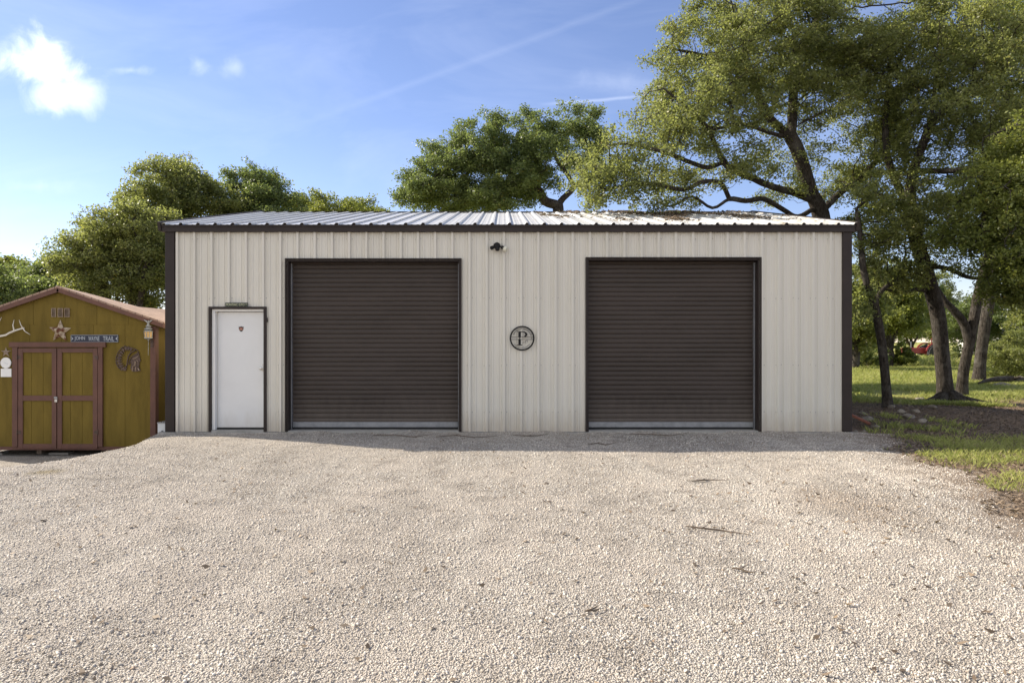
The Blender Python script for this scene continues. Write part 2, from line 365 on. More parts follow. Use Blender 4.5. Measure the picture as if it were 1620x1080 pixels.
def leaf_mat(name, dark, mid, light, trans=.35, rough=.45, odd=(.30, .24, .05)):
    m = mat(name, mid, rough, spec=.45); nt = m.node_tree; b = nt.nodes['Principled BSDF']
    at = N(nt, 'ShaderNodeAttribute', attribute_name='var')
    c = RAMP(nt, at.outputs['Fac'], [(0.0, dark), (.45, mid), (.9, light), (.97, light), (1.0, odd)])
    L(nt, c, b.inputs['Base Color'])
    tr = N(nt, 'ShaderNodeBsdfTranslucent'); L(nt, MIX(nt, .5, c, (light[0] * 1.5, light[1] * 1.6, light[2]), 'MIX'), tr.inputs[0])
    mx = N(nt, 'ShaderNodeMixShader'); mx.inputs[0].default_value = trans
    L(nt, b.outputs[0], mx.inputs[1]); L(nt, tr.outputs[0], mx.inputs[2]); L(nt, mx.outputs[0], nt.nodes['Material Output'].inputs[0])
    return m
MT['leaf'] = leaf_mat('live_oak_leaf', (.080, .102, .038), (.165, .185, .063), (.275, .285, .095), .54)
MT['leaf_y'] = leaf_mat('bright_oak_leaf', (.076, .104, .028), (.155, .185, .046), (.275, .29, .070), .48)
MT['leaf_d'] = leaf_mat('dark_oak_leaf', (.062, .092, .036), (.122, .160, .056), (.205, .24, .082), .50)
MT['grass'] = leaf_mat('grass_blade', (.12, .15, .035), (.25, .28, .068), (.40, .40, .13), .4, .6, (.36, .30, .16))
MT['litter'] = leaf_mat('dead_leaf', (.06, .042, .028), (.14, .100, .065), (.26, .195, .13), .1, .7, (.33, .24, .15))

def bark():
    m = mat('oak_bark', (.1, .085, .07), .95, spec=.15); nt = m.node_tree; b = nt.nodes['Principled BSDF']
    g = N(nt, 'ShaderNodeNewGeometry'); v = MAPV(nt, g.outputs['Position'], (1, 1, .3))
    n1 = NOISE(nt, v, 22, 6, .7, .6); n2 = NOISE(nt, g.outputs['Position'], 3, 4)
    c = RAMP(nt, n1, [(.35, (.016, .013, .010)), (.55, (.060, .050, .040)), (.75, (.13, .115, .095))])
    L(nt, MIX(nt, RAMP(nt, n2, [(.5, 0.0), (.72, .5)]), c, (.15, .138, .12)), b.inputs['Base Color'])
    bn = N(nt, 'ShaderNodeBump'); bn.inputs['Strength'].default_value = 1; bn.inputs['Distance'].default_value = .04
    L(nt, n1, bn.inputs['Height']); L(nt, bn.outputs[0], b.inputs['Normal'])
    return m
MT['bark'] = bark()

# ------------------------------------------------------------------ terrain
def sstep(a, b, x):
    t = np.clip((x - a) / (b - a), 0, 1); return t * t * (3 - 2 * t)
_ph = rng.uniform(0, 6.28, (10, 2)); _fr = rng.uniform(.25, 1.6, (10, 2)) * rng.choice([-1, 1], (10, 2))
def zt(x, y):
    x = np.asarray(x, float); y = np.asarray(y, float)
    z = -.60 * sstep(-5.4, -7.5, x) * sstep(8.2, 12.2, y)
    n = sum(np.sin(x * _fr[i, 0] + y * _fr[i, 1] + _ph[i, 0]) for i in range(10)) / 10
    n2 = sum(np.sin(2.9 * (x * _fr[i, 1] - y * _fr[i, 0]) + _ph[i, 1]) for i in range(10)) / 10
    out = sstep(6.3, 9, x) + sstep(12, 20, y); out = np.clip(out, 0, 1)
    z = z + (n * .035 + n2 * .012) * (.35 + out * 2.2) - .02
    # flat pad under the barn
    pad = sstep(-6.3, -6.0, x) * sstep(7.0, 6.4, x) * sstep(11.4, 12.3, y) * sstep(23.6, 23.0, y)
    return z * (1 - pad) + pad * (-.035)
def grid(name, xs, ys, zf, m, kind='structure'):
    X, Y = np.meshgrid(xs, ys); Z = zf(X, Y)
    v = np.stack([X, Y, Z], -1).reshape(-1, 3); nx, ny = len(xs), len(ys)
    i = np.arange(ny - 1)[:, None] * nx + np.arange(nx - 1)[None]
    q = np.stack([i, i + 1, i + nx + 1, i + nx], -1).reshape(-1, 4)
    o = np_mesh(name, v, q, m); o['kind'] = kind
    for p in ('use_smooth',): o.data.polygons.foreach_set(p, np.ones(len(q), bool))
    return o
def axis(*segs):                 # (start, stop, step)
    out = [np.arange(a, b, s) for a, b, s in segs]; return np.unique(np.round(np.concatenate(out + [[segs[-1][1]]]), 4))
grid('ground', axis((-900, -60, 60), (-60, -14, 2), (-14, 4, .5), (4, 22, .12), (22, 60, 1), (60, 900, 60)),
     axis((-40, -2, 4), (-2, 3, .5), (3, 24, .13), (24, 70, .8), (70, 1200, 60)), lambda x, y: zt(x, y) - .02 + .012 * np.sin(x * 11 + np.sin(y * 7) * 2) * np.sin(y * 9 + np.sin(x * 5) * 2) * (x > 4), MT['ground'])
def edge_x(y): return 2.75 + .297 * y + .22 * np.sin(y * 1.7) + .09 * np.sin(y * 5.1 + 1) + .05 * np.sin(y * 13)
def drive_z(x, y):
    e = edge_x(y) - x
    lift = .022 * np.clip(e / .5, -1.6, 1)
    back = sstep(13.1, 12.2, y) * 1.0 + (x < -5.6) * (1 - sstep(13.1, 12.2, y)) * sstep(22, 15, y)
    heap = (.020 + .014 * np.sin(x * 3.1) + .011 * np.sin(x * 7.7 + 1) + .006 * np.sin(x * 19)) * np.exp(-((y - 12.46) / .16) ** 2) * sstep(-4.6, -3.0, x) * sstep(6.6, 6.2, x)
    return heap + zt(x, y) + lift + .02 * (np.clip(back, 0, 1) - 1) * 2 + .004 * np.sin(x * 9 + y * 4) * np.sin(y * 8 - x * 3) - .012 * np.exp(-((x + 1.6 + .04 * y) / .35) ** 2) - .01 * np.exp(-((x - 1.9 - .05 * y) / .35) ** 2)
grid('driveway', axis((-26, -10, .5), (-10, 9.5, .1)), axis((-6, 1, .5), (1, 22, .1)), drive_z, MT['gravel'])

# loose gravel lying on the bed, one mass of stones
def make_gravel():
    n = 560000
    y = 2.6 + (rng.random(n) ** 1.0) * 9.85
    x = rng.uniform(-.76, .76, n) * y
    keep = (rng.random(n) < (y / 12)) & (rng.random(n) < np.clip(np.clip((11.9 - y) / 3.5, 0, 1) * .8 + .2 + .6 * np.exp(-((y - 12.4) / .12) ** 2), 0, 1)) & (x < edge_x(y) + .45 * rng.normal(0, 1, n) * .6)
    keep &= (y < 12.43)
    x, y = x[keep], y[keep]; n = len(x)
    s = np.clip(rng.lognormal(-5.42, .40, n), .0030, .0125)      # half size in metres
    base = np.array([[sx, sy, sz] for sx in (-1, 1) for sy in (-1, 1) for sz in (-1, 1)], float)
    v = base[None] * rng.uniform(.55, 1.0, (n, 8, 3)) * np.stack([np.ones(n), rng.uniform(.6, 1, n), rng.uniform(.45, .8, n)], -1)[:, None, :]
    q = rng.normal(0, 1, (n, 4)) * np.array([1, .35, .35, 1]); q /= np.linalg.norm(q, axis=1, keepdims=True)
    w, a, b, c = q.T
    Rm = np.stack([1 - 2 * (b * b + c * c), 2 * (a * b - c * w), 2 * (a * c + b * w), 2 * (a * b + c * w), 1 - 2 * (a * a + c * c), 2 * (b * c - a * w),
                   2 * (a * c - b * w), 2 * (b * c + a * w), 1 - 2 * (a * a + b * b)], -1).reshape(n, 3, 3)
    v = np.einsum('nij,nkj->nki', Rm, v) * s[:, None, None]
    v += np.stack([x, y, drive_z(x, y) + s * .18], -1)[:, None, :]
    fq = np.array([[0, 1, 3, 2], [4, 6, 7, 5], [0, 4, 5, 1], [2, 3, 7, 6], [0, 2, 6, 4], [1, 5, 7, 3]])
    f = (np.arange(n)[:, None, None] * 8 + fq[None]).reshape(-1, 4)
    o = np_mesh('gravel', v.reshape(-1, 3), f, MT['stone'], var=np.repeat(rng.random(n), 8))
    tag(o, 'loose pale crushed limestone gravel covering the driveway', 'gravel', kind='stuff')
make_gravel()

# ------------------------------------------------------------------ metal barn
BX0, BX1, BY0, BD = -5.98, 6.194, 12.5, 10.32
EZ, RZ = 3.655, 4.83; RY = BY0 + BD / 2
barn = thing('metal_barn', 'beige ribbed metal workshop barn with two brown roller doors and a low galvanised roof', 'barn', (0, BY0, 0))
def rib_points(u0, u1, first, pitch=.3052, h=.042, minor=.009):
    pts = []
    k0 = int(math.floor((u0 - first) / pitch)) - 1
    for k in range(k0, k0 + int((u1 - u0) / pitch) + 4):
        c = first + k * pitch
        pts += [(c - .046, 0), (c - .018, h), (c + .020, h), (c + .028, 0)]
        for m in (pitch / 3, 2 * pitch / 3):
            pts += [(c + m - .022, 0), (c + m - .014, minor), (c + m + .014, minor), (c + m + .022, 0)]
    def hh(u):
        for (a, ha), (b, hb) in zip(pts, pts[1:]):
            if a <= u <= b: return ha + (hb - ha) * (u - a) / max(b - a, 1e-9)
        return 0
    return [p for p in pts if u0 < p[0] < u1], hh
def panel_wall(u0, u1, z0, z1, first, pos, holes=(), topz=None):
    """ribbed sheet; pos(u, h, z) places it; holes (a, b, zlo, zhi)"""
    pts, hh = rib_points(u0, u1, first); us = sorted(set([u0, u1] + [p[0] for p in pts] + [e for a, b, _, _ in holes for e in (a, b)]))
    us = [u for u in us if u0 <= u <= u1]; mb = MB()
    for a, b in zip(us, us[1:]):
        if b - a < 1e-5: continue
        mid = (a + b) / 2; spans = [(z0, z1)]
        for ha, hb, lo, hi in holes:
            if ha < mid < hb: spans = [(hi, z1)] if lo <= z0 else [(z0, lo), (hi, z1)]
        for lo, hi in spans:
            ta, tb = (hi, hi) if topz is None or hi != z1 else (topz(a), topz(b))
            mb.add([pos(a, hh(a + 1e-6), lo), pos(b, hh(b - 1e-6), lo), pos(b, hh(b - 1e-6), tb), pos(a, hh(a + 1e-6), ta)], [(0, 1, 2, 3)])
    return mb
XR = -5.469                                     # a rib centre on the front wall
DL = (-3.835, -.75, 3.05); DR = (1.50, 4.57, 3.07); DE = (-5.20, -4.205, 2.195)
holes = [(DE[0], DE[1], -.1, DE[2]), (DL[0], DL[1], -.1, DL[2]), (DR[0], DR[1], -.1, DR[2])]
front_wall = panel_wall(BX0 + .05, BX1 - .05, 0, EZ - .06, XR, lambda u, h, z: (u, BY0 - h, z), holes)
gab = lambda v: EZ - .05 + (RZ - EZ) * (1 - abs(v - RY) / (BD / 2))
panel_wall(BY0 + .02, BY0 + BD - .02, 0, EZ, BY0 + .2, lambda u, h, z: (BX0 + .045 - h, u, z), topz=gab).build('wall', MT['panel'], barn)
panel_wall(BY0 + .02, BY0 + BD - .02, 0, EZ, BY0 + .2, lambda u, h, z: (BX1 - .045 + h, u, z), topz=gab).build('wall', MT['panel'], barn)
panel_wall(BX0 + .05, BX1 - .05, 0, EZ - .06, XR, lambda u, h, z: (u, BY0 + BD + h, z)).build('wall', MT['panel'], barn)
# fasteners: small screw heads in rows on the front wall
mb = front_wall; n_sheet = len(mb.f)
for zz in (.35, 1.18, 2.37, 3.42):
    k = 0
    while XR + k * .3052 < BX1 - .2:
        for dx in (-.045, .05):
            x = XR + k * .3052 + dx
            if not any(a - .03 < x < b + .03 and zz < c + .03 for a, b, c in (DE, DL, DR)):
                mb.lathe([(.007, 0), (.007, .004), (.004, .007)], (x, BY0 - .001, zz + random.uniform(-.01, .01)), (0, -1, 0), 6)
        k += 1
fw = mb.build('wall', MT['panel'], barn); fw.data.materials.append(MT['galv'])
for p_ in fw.data.polygons[n_sheet:]: p_.material_index = 1
slab = MB().box(BX0 - .12, BX1 + .05, BY0 - .06, BY0 + BD + .05, -.35, -.006).build('slab', MT['concrete'], barn)
for sx, x in ((1, BX0), (-1, BX1)):
    for y, s in ((BY0, -1), (BY0 + BD, 1)):
        xi = x + sx * .165
        mb = MB().box(min(x, xi), max(x, xi), min(y, y + s * .052), max(y, y + s * .052), 0, EZ - .09)
        mb.box(min(x - sx * .008, x + sx * .012), max(x - sx * .008, x + sx * .012), min(y - s * .001, y - s * .17), max(y - s * .001, y - s * .17), 0, EZ - .09)
        bevel(mb.build('corner_trim', MT['brown'], barn), .008)
# fascia with a drip lip
mb = MB().box(BX0 - .06, BX1 + .06, BY0 - .085, BY0 + .03, EZ - .118, EZ - .012).box(BX0 - .06, BX1 + .06, BY0 - .10, BY0 - .087, EZ - .03, EZ - .004)
k = 0
while XR + .105 + k * .3052 < BX1:               # dark closures plugging the rib ends above the fascia
    c = XR + .105 + k * .3052
    mb.prism([(c - .031, EZ - .011), (c + .031, EZ - .011), (c + .013, EZ + .031), (c - .013, EZ + .031)], BY0 - .084, BY0 - .07); k += 1
mb.build('fascia', MT['brown'], barn)
mb = MB().box(BX0 - .06, BX1 + .06, BY0 + BD - .03, BY0 + BD + .085, EZ - .118, EZ - .012); mb.build('fascia', MT['brown'], barn)
# roof sheets
def roof_side(sgn):
    y0 = RY - sgn * (BD / 2 + .115); pts, hh = rib_points(BX0 - .05, BX1 + .05, XR + .105, h=.034, minor=.004)
    us = [BX0 - .05] + [p[0] for p in pts] + [BX1 + .05]; mb = MB()
    zl = EZ + .002 - (RZ - EZ) / (BD / 2) * .0
    ns = 6
    for a, b in zip(us, us[1:]):
        if b - a < 1e-5: continue
        for k in range(ns):
            t0, t1 = k / ns, (k + 1) / ns
            yy = [y0 + (RY - y0) * t for t in (t0, t1)]; zz = [zl + (RZ - zl) * t for t in (t0, t1)]
            mb.add([(a, yy[0], zz[0] + hh(a + 1e-6)), (b, yy[0], zz[0] + hh(b - 1e-6)), (b, yy[1], zz[1] + hh(b - 1e-6)), (a, yy[1], zz[1] + hh(a + 1e-6))], [(0, 1, 2, 3)])
    return mb
ra = roof_side(1); rb = roof_side(-1); ra.add(rb.v, rb.f)
roof = ra.build('roof', MT['roof'], barn)
MB().add([(BX0 - .05, RY - .16, RZ + .005), (BX1 + .05, RY - .16, RZ + .005), (BX1 + .05, RY, RZ + .034), (BX0 - .05, RY, RZ + .034), (BX1 + .05, RY + .16, RZ + .005), (BX0 - .05, RY + .16, RZ + .005)],
         [(0, 1, 2, 3), (3, 2, 4, 5)]).build('ridge_cap', MT['galv'], roof)
for x, s in ((BX0 - .05, -1), (BX1 + .05, 1)):
    mb = MB()
    for sg in (1, -1):
        a = Vector((x + s * .02, RY - sg * (BD / 2 + .12), EZ - .03)); b = Vector((x + s * .02, RY, RZ - .025))
        mb.bar(a, b, .055, .16)
    bevel(mb.build('rake_trim', MT['brown'], roof), .008)
def roller_door(d, seed):
    x0, x1, zt_ = d; yc = BY0 + .20; pitch = .0842; xi0, xi1 = x0 + .035, x1 - .035
    # curtain: corrugated slats
    prof = []; z = .135; top = zt_ - .02
    while z < top:
        prof += [(z, .0), (z + .005, .007), (z + .018, .011), (z + .042, .0125), (z + .066, .0105), (z + .077, .006), (z + .080, -.002), (z + .0828, -.002)]; z += pitch
    prof = [(a, h) for a, h in prof if a < top] + [(top, 0)]
    mb = MB(); nx = 30; rr = random.Random(seed); off = [[0] * (nx + 1)]
    vs = []
    for zz, h in prof:
        for i in range(nx + 1):
            u = i / nx; x = xi0 + (xi1 - xi0) * u
            wob = .006 * math.sin(6 * u + zz * 2.1 + seed) + .004 * math.sin(13 * u - zz * 5 + seed * 2)
            vs.append((x, yc - h + wob, zz))
    fs = [(j * (nx + 1) + i, j * (nx + 1) + i + 1, (j + 1) * (nx + 1) + i + 1, (j + 1) * (nx + 1) + i) for j in range(len(prof) - 1) for i in range(nx)]
    mb.add(vs, fs); cur = mb.build('roller_door', MT['curtain'], barn, smooth='all')
    fr = MB()
    w = .036
    fr.box(x0, x0 + .03, BY0 - .012, BY0 + .26, 0, zt_).box(x1 - .03, x1, BY0 - .012, BY0 + .26, 0, zt_).box(x0 + .03, x1 - .03, BY0 - .012, BY0 + .26, zt_ - .03, zt_)
    fr.box(x0 - w + .012, x0 - .001, BY0 - .048, BY0 - .002, 0, zt_ + w - .012).box(x1 + .001, x1 + w - .012, BY0 - .048, BY0 - .002, 0, zt_ + w - .012).box(x0 - .001, x1 + .001, BY0 - .048, BY0 - .002, zt_ + .001, zt_ + w - .012)
    bevel(fr.build('door_frame', MT['brown'], cur), .003)
    for a in (xi0 - .004, xi1 - .012):
        MB().box(a, a + .016, yc - .06, yc + .03, .02, zt_ - .05).build('guide_track', MT['galv'], cur)
    bevel(MB().box(xi0 + .018, xi1 - .018, yc - .035, yc + .02, .055, .150).build('bottom_bar', MT['galv'], cur), .006)
    MB().box(xi0 + .018, xi1 - .018, yc - .02, yc + .015, .022, .053).build('bottom_seal', MT['rubber'], cur)
    MB().box(x0 + .031, x1 - .031, BY0 - .03, BY0 + .30, -.05, .016).build('sill', MT['concrete'], cur)
    return cur
roller_door(DL, 1); roller_door(DR, 5)

# entry door
x0, x1, zt_ = DE
ed = bevel(MB().box(x0 + .105, x1 - .045, BY0 + .085, BY0 + .13, .062, zt_ - .068).build('entry_door', MT['door'], barn), .004)
fr = MB().box(x0 - .012, x0 + .035, BY0 - .052, BY0 + .02, 0, zt_ + .022).box(x1 - .03, x1 + .014, BY0 - .052, BY0 + .02, 0, zt_ + .022).box(x0 + .035, x1 - .03, BY0 - .052, BY0 + .02, zt_ - .02, zt_ + .022)
bevel(fr.build('door_casing', MT['brown'], ed), .004)
fr = MB().box(x0 + .036, x0 + .09, BY0 - .008, BY0 + .14, .03, zt_ - .021).box(x1 - .044, x1 - .031, BY0 - .008, BY0 + .14, .03, zt_ - .021).box(x0 + .09, x1 - .044, BY0 - .008, BY0 + .14, zt_ - .06, zt_ - .021)
fr.box(x0 + .09, x0 + .103, BY0 + .10, BY0 + .14, .06, zt_ - .06)
bevel(fr.build('door_frame', MT['white'], ed), .003)
MB().box(x0 + .036, x1 - .031, BY0 - .04, BY0 + .16, -.01, .028).build('threshold', MT['concrete'], ed)
MB().box(x0 + .09, x1 - .05, BY0 + .075, BY0 + .11, .032, .055).build('door_sweep', MT['rubber'], ed)
hx, hz = P(415.3, 584, BY0 + .09)[0] - .005, 1.12
mb = MB().lathe([(.032, 0), (.032, .008), (.014, .012), (.012, .035), (.026, .042), (.030, .055), (.026, .068), (.010, .072)], (hx - .01, BY0 + .085, hz), (0, -1, 0), 14)
mb.box(hx + .005, hx + .05, BY0 + .078, BY0 + .086, hz - .06, hz + .08)
mb.build('handle', MT['chrome'], ed, smooth=True)
MB().box(x1 + .016, x1 + .04, BY0 - .06, BY0 - .022, 1.94, 2.02).build('door_hook', MT['brown'], ed)
# shield sticker on the door
def shield(cx, cz, w, h):
    return [(cx - w * .5, cz + h * .42), (cx - w * .2, cz + h * .38), (cx, cz + h * .5), (cx + w * .2, cz + h * .38), (cx + w * .5, cz + h * .42), (cx + w * .46, cz), (cx + w * .34, cz - h * .28), (cx, cz - h * .5), (cx - w * .34, cz - h * .28), (cx - w * .46, cz)]
c = P(381.5, 520.3, BY0 + .083)
st = tag(MB().prism(shield(c.x, c.z, .086, .098), BY0 + .080, BY0 + .0845).build('shield_sticker', MT['black'], None, origin=(c.x, BY0 + .08, c.z)), 'small dark shield shaped sticker high on the white entry door', 'sticker')
st.name = 'shield_sticker'; WLOC[st.name] = Vector((c.x, BY0 + .08, c.z))
MB().box(c.x - .029, c.x + .029, BY0 + .0775, BY0 + .0795, c.z - .018, c.z + .014).build('band', mat('peach_band', (.42, .22, .16), .5), st)
MB().box(c.x - .030, c.x + .030, BY0 + .0775, BY0 + .0795, c.z + .018, c.z + .026).build('stripe', MT['red_sticker'], st)

# ------------------------------------------------------------------ lettering
def text_mesh(name, body, size, loc, m, parent=None, extrude=.002, width=None, height=None):
    cu = bpy.data.curves.new(name, 'FONT'); cu.body = body; cu.size = size; cu.extrude = extrude; cu.align_x = 'CENTER'; cu.align_y = 'CENTER'; cu.resolution_u = 3
    to = bpy.data.objects.new('tmp', cu); COL.objects.link(to); bpy.context.view_layer.update()
    me = bpy.data.meshes.new_from_object(to.evaluated_get(bpy.context.evaluated_depsgraph_get())); bpy.data.objects.remove(to)
    co = np.zeros(len(me.vertices) * 3); me.vertices.foreach_get('co', co); co = co.reshape(-1, 3)
    lo, hi = co.min(0), co.max(0); co -= (lo + hi) / 2
    if width: co[:, 0] *= width / (hi[0] - lo[0])
    if height: co[:, 1] *= height / (hi[1] - lo[1])
    out = np.stack([co[:, 0] + loc[0], -co[:, 2] + loc[1], co[:, 1] + loc[2]], -1)
    me.vertices.foreach_set('co', out.ravel()); me.name = name; me.materials.clear(); me.materials.append(m); me.update()
    return link(bpy.data.objects.new(name, me), parent)

# green name plate standing on the entry door casing
a, b = P(356.3, 481.6, BY0 - .05), P(392.2, 487.3, BY0 - .05)
zb = DE[2] + .0235
pl = thing('name_plate', 'small dark green name plate with cream lettering standing on the entry door casing', 'sign', ((a.x + b.x) / 2, BY0 - .03, zb))
bevel(MB().box(a.x, b.x, BY0 - .053, BY0 - .045, zb, zb + .068).build('plate', MT['sign_green'], pl), .002)
text_mesh('lettering', 'PONTIAC GTO', .05, ((a.x + b.x) / 2 - .022, BY0 - .0542, zb + .034), MT['letter_y'], pl, .001, width=.325, height=.042)
text_mesh('lettering', 'ST', .02, (b.x - .026, BY0 - .0542, zb + .040), MT['letter_y'], pl, .001, width=.032, height=.022)

# round metal monogram
c = P(826, 535, BY0 - .03); mo = thing('wall_monogram', 'round black metal wall monogram with a large letter P between the roller doors', 'wall art', (c.x, BY0 - .05, c.z))
r = 19.6 / 88.96; n = 48; mb = MB(); vs = []
for k in range(n):
    an = 2 * math.pi * k / n
    for rr_, yy in ((r, -.056), (r - .027, -.056), (r - .027, -.048), (r, -.048)): vs.append((c.x + rr_ * math.cos(an), BY0 + yy, c.z + rr_ * math.sin(an)))
mb.add(vs, [(4 * k + j, 4 * k + (j + 1) % 4, 4 * ((k + 1) % n) + (j + 1) % 4, 4 * ((k + 1) % n) + j) for k in range(n) for j in range(4)])
for zz in (.021, -.020): mb.box(c.x - r + .012, c.x + r - .012, BY0 - .055, BY0 - .049, c.z + zz - .004, c.z + zz + .004)
ringmb = mb
def arc(cx, cz, rx, rz, a0, a1, n=14): return [(cx + rx * math.cos(R(a0 + (a1 - a0) * i / n)), cz + rz * math.sin(R(a0 + (a1 - a0) * i / n))) for i in range(n + 1)]
mb = MB(); x, z = c.x - .040, c.z; y0, y1 = BY0 - .058, BY0 - .050
mb.box(x - .026, x + .016, y0, y1, z - .112, z - .019).box(x - .026, x + .016, y0, y1, z + .021, z + .112).box(x - .012, x + .004, y0 + .002, y1, z - .019, z + .021)
mb.box(x - .050, x + .046, y0, y1, z - .126, z - .113); mb.box(x - .050, x + .035, y0, y1, z + .113, z + .126)
o = arc(x + .035, z + .068, .098, .058, 90, -50); i_ = arc(x + .030, z + .070, .064, .042, -50, 90); mb.prism(o + i_, y0, y1)
mb.build('letter', MT['black'], mo)
mb = ringmb; rg = random.Random(3)
for k in range(15):                             # cut-out scroll work and flourishes round the letter
    an = rg.uniform(0, 6.28); q = rg.uniform(.06, .13); px_, pz_ = c.x + .02 + q * math.cos(an), c.z - .0 + q * .8 * math.sin(an)
    if abs(pz_ - c.z) < .03 or abs(px_ - c.x + .045) < .045 or (pz_ > c.z and px_ < c.x + .10): continue
    s_ = rg.uniform(.010, .022); t0 = rg.uniform(0, 360)
    mb.tube([(u, BY0 - .052, w) for u, w in arc(px_, pz_, s_, s_, t0, t0 + 240, 7)], .0028, 4)
for k in range(26):
    an = R(18 + k * 5.76) if k < 25 else 0
    if k == 12: continue
    mb.tube([(c.x + q * math.cos(an), BY0 - .052, c.z + q * math.sin(an)) for q in (.155, .183)], .0034, 4)
for k in range(14):
    an = R(-140 + k * 7.7); mb.tube([(c.x + q * math.cos(an), BY0 - .052, c.z + q * math.sin(an)) for q in (.157, .180)], .0034, 4)
mb.build('ring', MT['black'], mo)

# twin flood light with motion sensor
c = P(787, 391, BY0 - .06); fl = thing('flood_light', 'black twin head motion sensor flood light under the barn eave', 'light', (c.x, BY0, c.z))
mb = MB().lathe([(.062, 0), (.062, .02), (.05, .035), (.03, .045)], (c.x - .01, BY0 - .004, c.z + .03), (0, -1, 0), 16).box(c.x - .045, c.x + .028, BY0 - .11, BY0 - .03, c.z - .02, c.z + .052)
bevel(mb.build('housing', MT['black'], fl), .006)
MB().lathe([(.036, .0), (.040, .02), (.038, .055), (.02, .065)], (c.x - .004, BY0 - .085, c.z - .005), (.1, -.25, -.97), 14).build('sensor', MT['black'], fl, smooth=True)
for sx, w in ((-1, 0), (1, 1)):
    a0 = Vector((c.x + sx * .03, BY0 - .075, c.z + .02)); d = Vector((sx * .82, -.35, -.45)).normalized()
    hd = MB().tube([a0, a0 + d * .05, a0 + d * .052, a0 + d * .10], [.014, .016, .03, .034], 12).build('lamp_head', MT['black'], fl, smooth=True)
    p1 = a0 + d * .10
    if w: MB().lathe([(.032, 0), (.046, .02), (.052, .045), (.048, .062), (.03, .07)], p1, d, 16).build('bulb', MT['offwhite'], hd, smooth=True)
    else: MB().lathe([(.030, 0), (.028, -.004)], p1 + d * .006, d, 12).build('lens', MT['black'], hd)

# ------------------------------------------------------------------ olive shed
SY = 13.5
def SP(px, py, dy=0.0):
    p = P(px, py, SY); return Vector((p.x, SY + dy, p.z))
sx0, sxm, sx1 = SP(-53, 0).x, SP(96, 0).x, SP(245, 0).x
sb = SP(0, 706).z; SD = 4.6
shed = thing('garden_shed', 'olive wooden shed with maroon trim and a brown shingle gable roof', 'shed', (sxm, SY, sb))
zap, zev = SP(0, 461).z, SP(0, 513).z
def groove_wall(u0, u1, zlo, topf, pos, step=.61):
    mb = MB(); us = []; u = u0
    while u < u1 - 1e-6:
        e = min(u + step, u1); us += [(u, e - .007, 0), (e - .007, e, .006)]; u = e
    for a, b, dpt in us:
        mb.add([pos(a, dpt, zlo), pos(b, dpt, zlo), pos(b, dpt, topf(b)), pos(a, dpt, topf(a))], [(0, 1, 2, 3)])
        if dpt:
            for e in (a, b): mb.add([pos(e, 0, zlo), pos(e, dpt, zlo), pos(e, dpt, topf(e)), pos(e, 0, topf(e))], [(0, 1, 2, 3)])
    return mb
slope = (zap - zev) / (sx1 + .2 - sxm)
topf = lambda u: zap + .03 - abs(u - sxm) * slope
dz_top = SP(0, 549).z
seam = SP(0, 513.5).z
mb = groove_wall(sx0, sx1, sb, lambda u: min(seam + .03, topf(u)), lambda u, d, z: (u, SY + d, z))
mb2 = groove_wall(sx0 + .07, sx1, seam + .004, lambda u: max(topf(u), seam + .005), lambda u, d, z: (u, SY - .006 + d, z)); mb.add(mb2.v, mb2.f)
mb.build('wall', MT['olive'], shed)
sag = lambda d: -.088 * min(d, 2.9) + .0 * d
for x, s in ((sx1, -1), (sx0, 1)):
    mb = groove_wall(SY, SY + SD, sb, lambda u: zev + .02 + sag(u - SY) * .6, lambda u, d, z, x=x, s=s: (x + s * d, u, z)); mb.build('wall', MT['olive'], shed)
groove_wall(sx0, sx1, sb, lambda u: topf(u) - .26, lambda u, d, z: (u, SY + SD - d, z)).build('wall', MT['olive'], shed)
# roof
ox = SP(262, 0).x - sxm; zr0, zr1 = SP(0, 452.5).z, SP(0, 509).z; mb = MB()
stn = [-.10, .9, 1.9, 2.9, 3.9, SD + .15]
for s in (-1, 1):
    for k in range(len(stn) - 1):
        d0, d1 = stn[k], stn[k + 1]; e0, e1 = sag(max(d0, 0)), sag(max(d1, 0))
        for t in (0, .06):
            pass
        vs = [(sxm, SY + d0, zr0 + e0), (sxm + s * ox, SY + d0, zr1 + e0 * .7), (sxm + s * ox, SY + d1, zr1 + e1 * .7), (sxm, SY + d1, zr0 + e1)]
        vs += [(x, y, z - .035) for x, y, z in vs]
        mb.add(vs, [(0, 1, 2, 3), (7, 6, 5, 4), (0, 4, 5, 1), (1, 5, 6, 2), (2, 6, 7, 3)])
rf = mb.build('roof', MT['shingle'], shed)
mb = MB()
for s in (-1, 1): mb.bar((sxm - s * .01, SY - .085, zr0 - .062), (sxm + s * (ox - .005), SY - .085, zr1 - .062), .028, .105)
bevel(mb.build('rake_board', MT['maroon'], rf), .003)
for s in (-1, 1): MB().bar((sxm + s * (ox - .02), SY - .07, zr1 - .075), (sxm + s * (ox - .02), SY + SD + .1, zr1 - .075 + sag(4) * .7), .022, .09).build('eave_board', MT['maroon'], rf)
